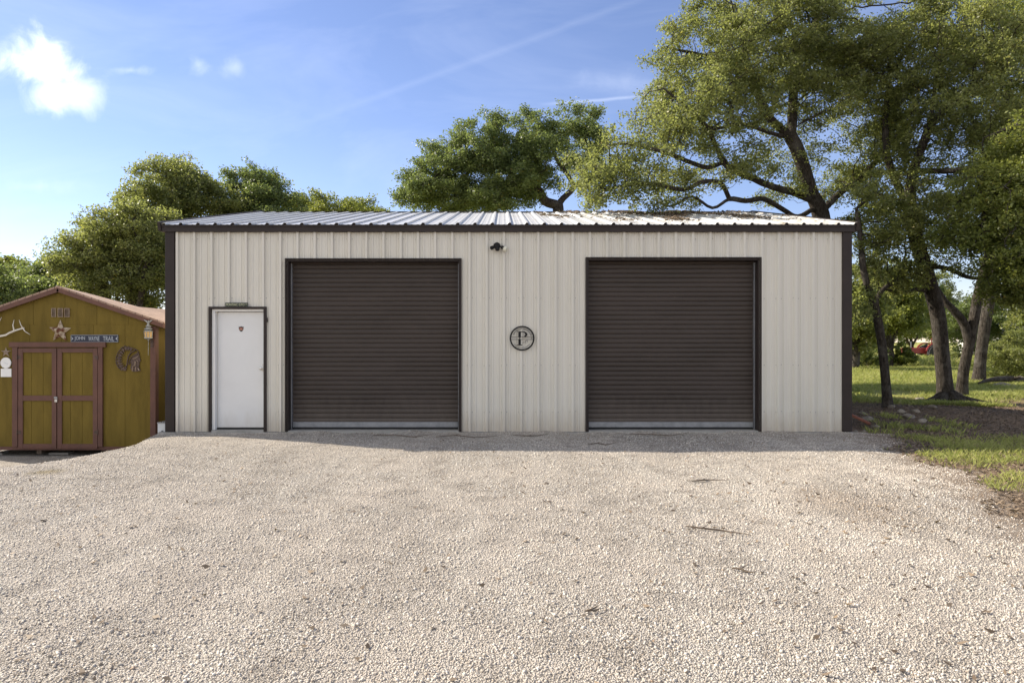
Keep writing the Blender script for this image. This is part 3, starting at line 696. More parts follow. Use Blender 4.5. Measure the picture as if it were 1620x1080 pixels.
# corner boards, base rail
for a, b in ((SP(238.5, 0).x, SP(247, 0).x), (sx0 - .02, sx0 + .09)):
    bevel(MB().box(a, b, SY - .025, SY - .004, sb, SP(0, 516).z).build('corner_board', MT['maroon'], shed), .003)
MB().box(sx1 + .002, sx1 + .024, SY - .004, SY + .10, sb, SP(0, 517).z).build('corner_board', MT['maroon'], shed)
MB().box(sx0, sx1, SY - .012, SY + .08, sb - .065, sb - .002).build('base_rail', MT['maroon'], shed)
for x in (sx0 + .2, sxm - .5, sxm + .75, sx1 - .25):
    MB().box(x, x + .09, SY + .06, SY + SD, sb - .15, sb - .067).build('skid', MT['twig'], shed)
for x, d in ((-10.1, .15), (-8.85, .2), (-7.75, .12), (-6.85, .3), (-10.1, 4.0), (-6.85, 4.0), (-8.5, 4.0)):
    MB().box(x, x + .38, SY + d, SY + d + .2, float(zt(x, SY)) - .08, sb - .152).build('support_block', MT['concrete'], shed)
# double door
dc = MB().box(SP(17, 0).x, SP(169, 0).x, SY - .055, SY - .008, SP(0, 549).z, SP(0, 541).z)
dc.box(SP(21.5, 0).x, SP(30, 0).x, SY - .045, SY - .008, sb, SP(0, 549.2).z).box(SP(156.7, 0).x, SP(164, 0).x, SY - .045, SY - .008, sb, SP(0, 549.2).z)
bevel(dc.build('door_casing', MT['maroon'], shed), .004)
zb_, ztp = sb - .03, SP(0, 550.5).z
for (l, rgt, hs) in ((31, 91.3, 1), (92.7, 156, -1)):
    xa, xb = SP(l, 0).x, SP(rgt, 0).x
    dm = groove_wall(xa + .02, xb - .02, zb_ + .02, lambda u: ztp - .02, lambda u, d, z: (u, SY - .02 + d, z), .225).build('door', MT['olive'], shed)
    st_ = MB(); w = .088; yA, yB = SY - .043, SY - .0205
    st_.box(xa, xa + w, yA, yB, zb_, ztp).box(xb - w, xb, yA, yB, zb_, ztp)
    for zz, hh_ in ((ztp - .085, .085), (SP(0, 633.5).z, .10), (zb_, .085)): st_.box(xa + w, xb - w, yA + .002, yB, zz, zz + hh_)
    bevel(st_.build('door_rail', MT['maroon'], dm), .003)
    hxx = xa - .012 if hs == 1 else xb + .012
    for zz in (SP(0, 565).z, SP(0, 683).z):
        h_ = MB().lathe([(.009, -.045), (.009, .045)], (hxx, SY - .052, zz), (0, 0, 1), 8); h_.box(min(hxx, hxx + hs * .07), max(hxx, hxx + hs * .07), SY - .0475, SY - .0435, zz - .03, zz + .03)
        h_.build('hinge', MT['bronze'], dm)
p = SP(92.3, 631, -.06)
lk = thing('padlock', 'small silver padlock hanging on the hasp of the shed double door', 'padlock', p)
bevel(MB().box(p.x - .026, p.x + .026, p.y - .02, p.y + .004, p.z - .055, p.z - .005).build('body', MT['chrome'], lk), .006)
MB().tube([(p.x + u, p.y - .008, p.z + w) for u, w in [(-.016, -.01)] + arc(0, .018, .016, .016, 180, 0, 8) + [(.016, -.01)]], .0045, 6).build('shackle', MT['chrome'], lk)
MB().box(p.x - .05, p.x + .012, p.y + .004, p.y + .016, p.z + .012, p.z + .05).build('hasp', MT['galv'], shed)
# three louvre vents
for k, (l, rgt) in enumerate(((82.5, 89.5), (92.5, 100.5), (103, 111))):
    xa, xb = SP(l, 0).x, SP(rgt, 0).x; z0_, z1_ = SP(0, 501.5).z, SP(0, 487.5).z
    f_ = MB().box(xa, xa + .01, SY - .028, SY - .007, z0_, z1_).box(xb - .01, xb, SY - .028, SY - .007, z0_, z1_).box(xa + .01, xb - .01, SY - .028, SY - .007, z1_ - .01, z1_).box(xa + .01, xb - .01, SY - .028, SY - .007, z0_, z0_ + .01)
    q = z0_ + .014
    while q < z1_ - .016: f_.add([(xa + .01, SY - .026, q), (xb - .01, SY - .026, q), (xb - .01, SY - .009, q + .013), (xa + .01, SY - .009, q + .013)], [(0, 1, 2, 3)]); q += .017
    f_.build('vent', MT['tan'], shed)

# things hung on the shed
def star(name, px, py, r_px, m, label, depth, ratio=.42, rot=0.0):
    c = SP(px, py, -.02); r0 = r_px / 82.4; ring = []
    for k in range(10):
        rr_ = r0 if k % 2 == 0 else r0 * ratio; an = R(90 + k * 36 + rot); ring.append((c.x + rr_ * math.cos(an), c.y, c.z + rr_ * math.sin(an)))
    vs = ring + [(c.x, c.y - depth, c.z), (c.x, c.y + .008, c.z)]
    mb = MB().add(vs, [(k, (k + 1) % 10, 10) for k in range(10)] + [((k + 1) % 10, k, 11) for k in range(10)])
    return tag(mb.build(name, m, None, origin=(c.x, c.y, c.z)), label, 'star')
star('barn_star', 96, 524, 18.5, MT['rust'], 'large rusty tin barn star on the shed gable above the double door', .09, .44, -2)
star('barn_star', 10.5, 557, 8.6, MT['tan'], 'small thin tan metal star left of the shed door above the white dial', .02, .36)
an_pts = lambda pts, dy0=-.07: [SP(x, y, dy0 - .05 * math.sin(i * 1.3)) for i, (x, y) in enumerate(pts)]
mb = MB()
mb.tube(an_pts([(-62, 512), (-48, 524), (-30, 531), (-14, 533), (0, 532), (14, 530), (22, 526.5), (30, 522.5), (40, 518.5)]), [.02, .022, .022, .021, .020, .019, .018, .016, .014], 8)
for t, r0 in (([(-1, 530.5), (2, 518), (4.3, 509), (4.6, 502)], .015), ([(26.4, 524), (27.2, 514), (27.9, 505.5)], .014), ([(40, 519), (39.6, 514), (35.6, 506)], .013), ([(40, 518.6), (46, 524), (53.2, 529.4)], .013), ([(-34, 530), (-30, 515), (-29, 505)], .015), ([(-55, 518), (-50, 508), (-48, 500)], .014)):
    q = an_pts(t); mb.tube(q, [r0 * (1 - .8 * i / (len(q) - 1)) for i in range(len(q))], 8)
p = SP(0, 531)
tag(mb.build('antler', MT['antler'], None, smooth=True, origin=(p.x, SY - .07, p.z)), 'bleached white elk antler mounted on the shed gable left of the rusty star', 'antler')
# street name sign
a, b = SP(113, 541.5), SP(188, 529.5); sg = thing('street_sign', 'narrow navy street name sign with white capitals over the shed door header', 'sign', ((a.x + b.x) / 2, SY - .02, a.z))
zc = (a.z + b.z) / 2
bevel(MB().box(a.x, b.x, SY - .022, SY - .012, a.z, b.z).build('plate', MT['navy'], sg), .003)
mb = MB()
for zz in (a.z + .004, b.z - .009): mb.box(a.x + .006, b.x - .006, SY - .0245, SY - .0225, zz, zz + .005)
for xx in (a.x + .003, b.x - .008): mb.box(xx, xx + .005, SY - .0245, SY - .0225, a.z + .01, b.z - .01)
mb.build('border', MT['letter'], sg)
for word, l_, r_ in (('JOHN', 119, 135.5), ('WAYNE', 141, 158.5), ('TRAIL', 164, 181.5)):
    text_mesh('lettering', word, .09, (SP((l_ + r_) / 2, 0).x, SY - .0235, zc), MT['letter'], sg, .0012, width=(r_ - l_) / 82.4, height=.088)
for xx, s in ((a.x + .035, 1), (b.x - .035, -1)): MB().prism([(xx - s * .022, zc - .036), (xx + s * .016, zc), (xx - s * .022, zc + .036), (xx - s * .010, zc)], SY - .0245, SY - .0225).build('arrow', MT['letter'], sg)
# dial over plate
c = SP(10.4, 573.8, -.02); dl = thing('wall_dial', 'round white dial gauge mounted over a white square plate on the shed', 'gauge', (c.x, SY - .01, c.z))
MB().lathe([(.100, 0), (.104, .006), (.104, .018), (.096, .022), (.094, .018), (.0, .018)], (c.x, SY - .006, c.z), (0, -1, 0), 28).build('dial', MT['white'], dl, smooth=True)
MB().bar((c.x - .035, SY - .027, c.z + .01), (c.x + .04, SY - .027, c.z - .02), .004, .004).build('needle', MT['letter'], dl)
q0, q1 = SP(2, 596), SP(19, 582.6)
bevel(MB().box(q0.x, q1.x, SY - .018, SY - .006, q0.z, q1.z - .002).build('plate', MT['white'], dl), .004)
MB().box(c.x - .03, c.x + .03, SY - .016, SY - .006, q1.z - .01, c.z - .095).build('bracket', MT['white'], dl)
# feathered headdress silhouette
c = SP(203.5, 566.5, -.02); hd = thing('headdress_plaque', 'dark metal cut-out of a head in feathered headdress right of the shed door', 'wall art', (c.x, SY - .012, c.z))
def HP(zx, zy): q = SP(150 + zx / 9.815, 490 + zy / 9.818); return (q.x, q.z)
mb = MB()
fe = [((480, 560), (500, 640)), ((430, 590), (470, 660)), ((390, 640), (460, 690)), ((355, 690), (450, 720)), ((340, 740), (440, 755)), ((335, 795), (440, 790)), ((345, 845), (450, 825)), ((370, 890), (470, 855)), ((410, 935), (490, 880)), ((455, 945), (510, 900)), ((530, 560), (530, 640)), ((580, 580), (560, 650))]
for tip, root in fe:
    t, r_ = HP(*tip), HP(*root); d = Vector((r_[0] - t[0], 0, r_[1] - t[1])); nrm = Vector((-d.z, 0, d.x)).normalized() * .028
    mm = Vector((t[0], 0, t[1])) + d * .4
    mb.prism([t, (mm.x - nrm.x, mm.z - nrm.z), r_, (mm.x + nrm.x, mm.z + nrm.z)], SY - .024, SY - .014)
mb.build('feather', MT['bronze'], hd)
mb = MB()
for pts, w in (([(480, 560), (420, 595), (370, 660), (340, 740), (340, 820), (370, 890), (430, 940)], .009), ([(500, 575), (580, 590), (660, 620), (690, 660)], .008), ([(640, 625), (570, 665), (530, 720), (515, 790), (510, 850), (480, 920)], .012), ([(690, 660), (630, 700), (570, 740), (545, 800), (540, 850)], .010)):
    mb.tube([(HP(*q)[0], SY - .020, HP(*q)[1]) for q in pts], w, 6)
mb.build('headband', MT['bronze'], hd)
mb = MB()
mb.prism([HP(*q) for q in [(690, 665), (700, 700), (705, 740), (722, 790), (700, 812), (702, 850), (690, 880), (720, 945), (650, 960), (590, 955), (560, 900), (575, 850), (560, 800), (590, 740), (640, 700)]], SY - .021, SY - .015)
mb.build('profile', MT['bronze'], hd)
mb = MB()
for pts, w in (([(640, 800), (635, 860), (600, 880), (595, 950)], .012), ([(690, 720), (650, 745), (610, 760)], .010), ([(660, 780), (680, 800)], .008), ([(650, 880), (640, 950)], .010), ([(680, 905), (700, 940)], .008)):
    mb.tube([(HP(*q)[0], SY - .025, HP(*q)[1]) for q in pts], w, 6)
mb.build('relief', MT['tan'], hd)
# coach lantern
c = SP(239.3, 528, -.11); ln = thing('wall_lantern', 'pewter coach lantern with eagle finial hanging on the shed right corner', 'lantern', (c.x, SY, c.z))
ly = c.y
MB().lathe([(.018, .19), (.03, .165), (.052, .15), (.05, .14), (.03, .125), (.045, .115), (.078, .095), (.08, .088), (.05, .075), (.082, .055), (.088, .044), (.082, .04)], (c.x, ly, c.z), (0, 0, 1), 8).build('cap', MT['pewter'], ln, smooth=True)
MB().lathe([(.074, .040), (.064, -.070)], (c.x, ly, c.z), (0, 0, 1), 8).build('glass', MT['amber'], ln)
mb = MB()
for k in range(8):
    an = 2 * math.pi * k / 8; mb.tube([(c.x + q * math.cos(an), ly + q * math.sin(an), c.z + h) for q, h in ((.077, .042), (.067, -.072))], .0055, 5)
mb.lathe([(.074, -.068), (.078, -.082), (.060, -.094), (.02, -.105), (.008, -.13)], (c.x, ly, c.z), (0, 0, 1), 8).build('cage', MT['pewter'], ln)
mb = MB().tube([(c.x - .085, ly, c.z + .265), (c.x - .045, ly, c.z + .245), (c.x - .012, ly, c.z + .21)], [.004, .014, .012], 6).tube([(c.x + .08, ly, c.z + .26), (c.x + .045, ly, c.z + .245), (c.x + .012, ly, c.z + .21)], [.004, .014, .012], 6)
mb.tube([(c.x, ly, c.z + .185), (c.x, ly, c.z + .215), (c.x + .006, ly - .006, c.z + .245), (c.x + .022, ly - .02, c.z + .25)], [.013, .018, .011, .004], 6)
mb.build('finial', MT['pewter'], ln, smooth=True)
mb = MB().box(c.x - .0, c.x + .055, SY - .034, SY - .026, c.z - .26, c.z - .06)
mb.tube([(c.x + .025, SY - .03, c.z - .12), (c.x + .02, SY - .08, c.z - .16), (c.x + .0, ly, c.z - .125)], .007, 6).build('bracket', MT['bronze'], ln)
MB().tube([(c.x, ly, c.z - .12), (c.x - .002, ly, c.z - .41)], .004, 5).build('pull_chain', MT['pewter'], ln)
# grey utility box by the barn corner, a brick in front of the shed
p = P(255.5, 695, 12.55); zg = float(zt(p.x, 12.75))
ub = thing('utility_box', 'weathered grey metal utility box standing at the barn left corner', 'utility box', (p.x, 12.6, zg))
bevel(MB().box(p.x - .075, p.x + .065, 12.56, 12.80, zg - .05, P(0, 669.5, 12.56).z).build('body', MT['box_grey'], ub), .006)
MB().box(p.x - .08, p.x + .07, 12.55, 12.81, P(0, 669.5, 12.56).z + .001, P(0, 669.5, 12.56).z + .02).build('lid', MT['galv'], ub)
MB().lathe([(.022, 0), (.022, .012)], (p.x + .01, 12.559, zg + .05), (0, -1, 0), 12).build('knockout', MT['black'], ub)
MB().box(p.x - .01, p.x + .01, 12.553, 12.559, zg + .20, zg + .235).box(p.x + .03, p.x + .045, 12.553, 12.559, zg + .20, zg + .235).build('label_plate', MT['black'], ub)

def rock(name, loc, s, m, label, cat, seed, group=None, flat=.55):
    rg = np.random.default_rng(seed); import bmesh
    bm = bmesh.new(); bmesh.ops.create_icosphere(bm, subdivisions=2, radius=1)
    dirs = rg.normal(0, 1, (7, 3)); dirs /= np.linalg.norm(dirs, axis=1, keepdims=True); lim = rg.uniform(.5, .85, 7)
    for v in bm.verts:
        c_ = np.array(v.co)
        for d_, l_ in zip(dirs, lim):
            k = c_ @ d_
            if k > l_: c_ = c_ - d_ * (k - l_)
        c_ *= np.array(s) * rg.uniform(.94, 1.06); v.co = c_
    me = bpy.data.meshes.new(name); bm.to_mesh(me); bm.free(); me.materials.append(m)
    o = bpy.data.objects.new(name, me); o.location = loc; o.rotation_euler.z = rg.uniform(0, 6.28); COL.objects.link(o)
    return tag(o, label, cat, group)
q = P(191, 711, 13.05); q.y = 13.0
br_ = tag(bevel(MB().box(-.12, .12, -.05, .05, -.03, .045).build('loose_brick', MT['brick']), .012), 'reddish loose brick on the gravel below the shed right end', 'brick')
br_.location = (q.x, 13.05, float(drive_z(q.x, 13.05)) + .02); br_.rotation_euler = (.15, .1, .35)

# rocks
gy = lambda px, py: CAMZ * F / (py - 540)
def gpt(px, py):
    Y = gy(px, py)
    for _ in range(6):
        X = (px - 795) * Y / F; Y = (CAMZ - float(zt(X, Y))) * F / (py - 540)
    return Vector(((px - 795) * Y / F, Y, float(zt((px - 795) * Y / F, Y))))
q = gpt(866, 769); rock('rock', (q.x, q.y, q.z + .02), (.05, .04, .03), MT['rock_dark'], 'lone dark stone on the open gravel in front of the monogram', 'rock', 5)
for i, (px, py, s) in enumerate(((1353, 683, .06), (1367, 683, .075), (1372, 666, .17), (1365, 655, .11), (1428, 653, .15), (1448, 652, .13), (1437, 661, .16), (1460, 668, .13), (1410, 644, .12), (1475, 645, .14), (1455, 632, .16), (1385, 676, .09))):
    q = gpt(px, py); rock('rock', (q.x, q.y, q.z + s * .1), (s, s * .75, s * .55), MT['rock'], 'pale limestone rock half buried in leaf litter beside the barn right corner', 'rock', 20 + i, 'limestone rocks by the barn corner')
q = gpt(1358, 672)
MBx = MB().bar((q.x - .12, q.y + .1, q.z + .20), (q.x + .2, q.y - .05, q.z + .03), .16, .05).build('broken_tile', MT['brick'], None)
tag(bevel(MBx, .01), 'dark red broken clay tile leaning at the barn right corner', 'tile')
# the far field: stones and a mound
for i, (px, py, s) in enumerate(((1530, 607, .35), (1585, 611, .5), (1500, 604, .4))):
    q = gpt(px, py); rock('rock', (q.x, q.y, q.z), (s, s * .6, s * .3), MT['rock'], ('flat pale field stone beside the leaning oak trunks', 'pale field stone in front of the fallen log', 'pale field stone between the two big oak trunks')[i], 'rock', 60 + i)

# ------------------------------------------------------------------ trees
def tubes_from_nodes(pos, par, rad, minr=0.0):
    """one gapless skin of rings over a branching skeleton"""
    n = len(pos); kids = [[] for _ in range(n)]
    for i in range(1, n):
        if par[i] >= 0: kids[par[i]].append(i)
    V_ = []; F_ = []; nv = 0
    roots = [i for i in range(n) if par[i] < 0]
    stack = [(i, None) for i in roots]
    chains = []
    while stack:
        i, st = stack.pop(); chain = [] if st is None else [st]; fromp = st is not None
        cur = i; chain.append(cur)
        while kids[cur]:
            ks = sorted(kids[cur], key=lambda k: -rad[k])
            for k in ks[1:]: stack.append((k, cur))
            cur = ks[0]; chain.append(cur)
        chains.append((chain, fromp))
    for chain, fromp in chains:
        r = np.array([rad[c] for c in chain])
        if fromp: r[0] = r[1] * 1.1
        if r.max() < minr: continue
        p = pos[chain]; m = len(chain)
        if m < 2: continue
        k = 10 if r[0] > .09 else 7 if r[0] > .04 else 5 if r[0] > .015 else 3
        t = np.gradient(p, axis=0); t /= np.linalg.norm(t, axis=1, keepdims=True) + 1e-9
        ref = np.cross(t[0], [0.3, .2, 1.0]); ref /= np.linalg.norm(ref) + 1e-9
        ang = np.arange(k) * 2 * math.pi / k; rings = np.empty((m, k, 3))
        for j in range(m):
            ref = ref - t[j] * (ref @ t[j]); ref /= np.linalg.norm(ref) + 1e-9; q = np.cross(t[j], ref)
            rings[j] = p[j] + r[j] * (np.cos(ang)[:, None] * ref + np.sin(ang)[:, None] * q)
        V_.append(rings.reshape(-1, 3))
        a = nv + (np.arange(m - 1)[:, None] * k + np.arange(k)[None]); b = nv + (np.arange(m - 1)[:, None] * k + (np.arange(k)[None] + 1) % k)
        F_.append(np.stack([a, b, b + k, a + k], -1).reshape(-1, 4)); nv += m * k
    return np.concatenate(V_), np.concatenate(F_)

def leaves_mesh(c, size, r, cl=None, aspect=.52, up=.55):
    n = len(c); a = r.normal(0, 1, (n, 3)); a[:, 2] = a[:, 2] * .7 - .15; a /= np.linalg.norm(a, axis=1, keepdims=True)
    nn = r.normal(0, 1, (n, 3)); nn[:, 2] += up; b = np.cross(a, nn); b /= np.linalg.norm(b, axis=1, keepdims=True) + 1e-9
    l = size * r.uniform(.65, 1.25, n); a *= (l / 2)[:, None]; w = b * (l * aspect / 2)[:, None]
    nrm = np.cross(a, b); bend = nrm * r.uniform(-.3, .3, n)[:, None]
    v = np.stack([c - a, c + w + a * .1 + bend, c + a, c - w + a * .1 + bend], 1).reshape(-1, 3)
    f = np.arange(4 * n).reshape(n, 4)
    var = r.random(n) * .62 + (0 if cl is None else cl * .36)
    var[r.random(n) < .012] = 1.0
    return v, f, np.repeat(np.clip(var, 0, 1), 4)

def grow(limbs, blobs, r, n_att, step, kill, clump, clump_n):
    """limbs: polylines of world points (first = trunk); blobs: crown ellipsoids (c, rad, weight); space colonisation"""
    pos = []; par = []; lim = []
    for li, limb in enumerate(limbs):
        pts = [np.array(p[:3], float) for p in limb]
        if len(pts) > 2:                            # Catmull-Rom through the traced points
            e = [2 * pts[0] - pts[1]] + pts + [2 * pts[-1] - pts[-2]]; sm = [pts[0]]
            for j in range(1, len(e) - 2):
                for t in (.25, .5, .75, 1.0): sm.append(.5 * (2 * e[j] + (e[j + 1] - e[j - 1]) * t + (2 * e[j - 1] - 5 * e[j] + 4 * e[j + 1] - e[j + 2]) * t * t + (3 * e[j] - e[j - 1] - 3 * e[j + 1] + e[j + 2]) * t ** 3))
            pts = sm
        if li == 0: last = -1
        else:
            P_ = np.array(pos); last = int(np.argmin(((P_ - pts[0]) ** 2).sum(1)))
            pts = [P_[last]] + pts[1:]
        if li == 0: pos.append(pts[0]); par.append(-1); last = 0; lim.append((0, 0))
        L_ = max(1, len(pts) - 1); jj = 0
        for a, b in zip(pts, pts[1:]):
            jj += 1
            d = b - a; m = max(1, int(round(np.linalg.norm(d) / step)))
            for k in range(1, m + 1):
                pos.append(a + d * k / m + r.normal(0, step * .09, 3) * (k < m)); par.append(last); last = len(pos) - 1; lim.append((li, jj / L_))
    nlimb = len(pos)
    sat = []                                       # small satellite sprays that break up the outline
    for c_, rd, w_ in blobs:
        for _ in range(7):
            d = r.normal(0, 1, 3); d[2] += .25; d /= np.linalg.norm(d); k_ = r.uniform(.22, .36)
            sat.append((tuple(np.array(c_) + d * np.array(rd) * r.uniform(.9, 1.22)), tuple(np.array(rd) * k_), w_ * 2.6))
    blobs = list(blobs) + sat
    w = np.array([b[2] * b[1][0] * b[1][1] * b[1][2] for b in blobs]); w /= w.sum()
    ids = r.choice(len(blobs), n_att // clump_n + 1, p=w)
    cc = []
    for i in ids:                                  # clump centres biased towards the shell
        d = r.normal(0, 1, 3); d /= np.linalg.norm(d); q = r.random() ** .45
        cc.append(np.array(blobs[i][0]) + d * q * np.array(blobs[i][1]))
    cc = np.array(cc); cr = r.uniform(.6, 1.3, len(cc)) * clump
    gg = r.normal(0, 1, (len(cc) * clump_n, 3)); gg /= np.linalg.norm(gg, axis=1, keepdims=True)
    A = np.repeat(cc, clump_n, 0) + gg * (r.random(len(gg)) ** .5 * np.repeat(cr, clump_n) * .85)[:, None] * np.array([1, 1, .6])
    floor = min(b[0][2] - b[1][2] * 1.25 for b in blobs); A = A[A[:, 2] > floor]
    roofz = np.where((A[:, 0] > BX0 - .2) & (A[:, 0] < BX1 + .2) & (A[:, 1] > BY0 - .2) & (A[:, 1] < BY0 + BD + .2), RZ + .12 - np.abs(A[:, 1] - RY) * (RZ - EZ) / (BD / 2), -9)
    A = A[A[:, 2] > roofz]
    cap = 24000; Pn = np.empty((cap, 3)); Pn[:nlimb] = pos
    nn_ = nlimb; near = np.empty(len(A), int); nd = np.full(len(A), 1e9)
    def upd(i0, i1):
        for s in range(i0, i1, 400):
            e = min(s + 400, i1); D = ((A[:, None, :] - Pn[None, s:e]) ** 2).sum(2); j = D.argmin(1); dv = D[np.arange(len(A)), j]
            b = dv < nd; nd[b] = dv[b]; near[b] = j[b] + s
    upd(max(0, min(4, nlimb - 1)), nlimb)
    alive = np.ones(len(A), bool); seen = {}
    for it in range(220):
        alive &= nd > kill * kill
        if not alive.any() or nn_ > cap - 3000: break
        idx = near[alive]; dv = A[alive] - Pn[idx]; dv /= np.linalg.norm(dv, axis=1, keepdims=True) + 1e-9
        u, inv = np.unique(idx, return_inverse=True); S = np.zeros((len(u), 3)); np.add.at(S, inv, dv)
        S /= np.linalg.norm(S, axis=1, keepdims=True) + 1e-9; S += r.normal(0, .22, S.shape); S /= np.linalg.norm(S, axis=1, keepdims=True)
        ok = np.array([seen.get(int(k), 0) < 3 for k in u])
        if not ok.any(): break
        u, S = u[ok], S[ok]
        for k in u: seen[int(k)] = seen.get(int(k), 0) + 1
        new = Pn[u] + S * step; m = len(new); Pn[nn_:nn_ + m] = new; par.extend(int(k) for k in u)
        upd(nn_, nn_ + m); nn_ += m
    Pf = Pn[:nn_].copy(); return Pf, np.array(par), nlimb, A, near, np.sqrt(nd), lim

def make_tree(name, label, cat, base, limbs, blobs, seed, leaf='leaf', n_att=1600, step=.24, kill=.34, clump=.55, clump_n=14, lpn=14, lsize=.085, spread=.17, trunk_r=.22, group=None, tip=.0062, exp=2.05, minr=0.0, leaf_len=2, crown_name='crown', lpa=13, limb_r=None):
    r = np.random.default_rng(seed)
    pos, par, nl, A, near, nd, lim = grow(limbs, blobs, r, n_att, step, kill, clump, clump_n)
    n = len(pos); cnt = np.zeros(n); kids = np.zeros(n, int); hgt = np.zeros(n, int)
    for i in range(n - 1, 0, -1):
        if kids[i] == 0: cnt[i] = 1
        cnt[par[i]] += cnt[i]; kids[par[i]] += 1; hgt[par[i]] = max(hgt[par[i]], hgt[i] + 1)
    if cnt[0] == 0: cnt[0] = 1
    rad = tip * np.maximum(cnt, 1) ** (1 / exp); k = trunk_r / rad[0]
    rad = tip + (rad - tip) * (trunk_r - tip) / max(rad[0] - tip, 1e-6)
    for i, (li, t) in enumerate(lim):
        if limb_r and li in limb_r: rad[i] = max(rad[i], limb_r[li][0] + (limb_r[li][1] - limb_r[li][0]) * t)
    # taper along unbranched runs and a root flare
    d0 = np.linalg.norm(pos - pos[0], axis=1); rad = rad * (1 + .55 * np.exp(-d0 / .28) * (np.arange(n) < nl))
    root = thing(name, label, cat, tuple(base), group)
    v, f = tubes_from_nodes(pos, par, rad, minr)
    # fine twigs from the skeleton out to the leaf clusters
    tv = pos[near]; d = A - tv; kk = nd < kill * 2.2; tv, d = tv[kk], d[kk]; m = len(tv)
    e1 = np.cross(d, r.normal(0, 1, (m, 3))); e1 /= np.linalg.norm(e1, axis=1, keepdims=True) + 1e-9; e2 = np.cross(d, e1); e2 /= np.linalg.norm(e2, axis=1, keepdims=True) + 1e-9
    w0 = tip * .75; ring = [e1 * math.cos(a) + e2 * math.sin(a) for a in (0, 2.09, 4.19)]
    tw = np.stack([tv + q * w0 for q in ring] + [tv + d * 1.1 + q * w0 * .4 for q in ring], 1).reshape(-1, 3)
    tf = (np.arange(m)[:, None, None] * 6 + np.array([[0, 1, 4, 3], [1, 2, 5, 4], [2, 0, 3, 5]])[None]).reshape(-1, 4) + len(v)
    v = np.concatenate([v, tw]); f = np.concatenate([f, tf])
    t = np_mesh('trunk', v, f, MT['bark'], root); t.data.polygons.foreach_set('use_smooth', np.ones(len(f), bool))
    sel = np.where((hgt <= leaf_len) & (np.arange(n) >= nl) & (rad < .05))[0]
    ball = lambda k, R_: (lambda g, q: g / np.linalg.norm(g, axis=1, keepdims=True) * (q ** .45 * R_)[:, None] * np.array([1, 1, .7]))(r.normal(0, 1, (k, 3)), r.random(k))
    c = np.repeat(pos[sel], lpn, 0) + ball(len(sel) * lpn, spread)
    Ak = A[nd < kill * 3]; c2 = np.repeat(Ak, lpa, 0) + ball(len(Ak) * lpa, spread * 1.15); c = np.concatenate([c, c2])
    ph = r.uniform(0, 6.28, 6); fr_ = r.normal(0, 1.4, (6, 3)); cl = (np.sin(c @ fr_.T + ph).mean(1) * .9 + .5).clip(0, 1)
    v, f, var = leaves_mesh(c, lsize, r, cl)
    np_mesh(crown_name, v, f, MT[leaf], root, var)
    return root
def EL(px, py, Y, rx, ry, rY, w=1.0):
    p = P(px, py, Y); s = Y / F; return ((p.x, p.y, p.z), (rx * s, rY, ry * s), w)
def LB(*pts): return [tuple(P(*p)) for p in pts]

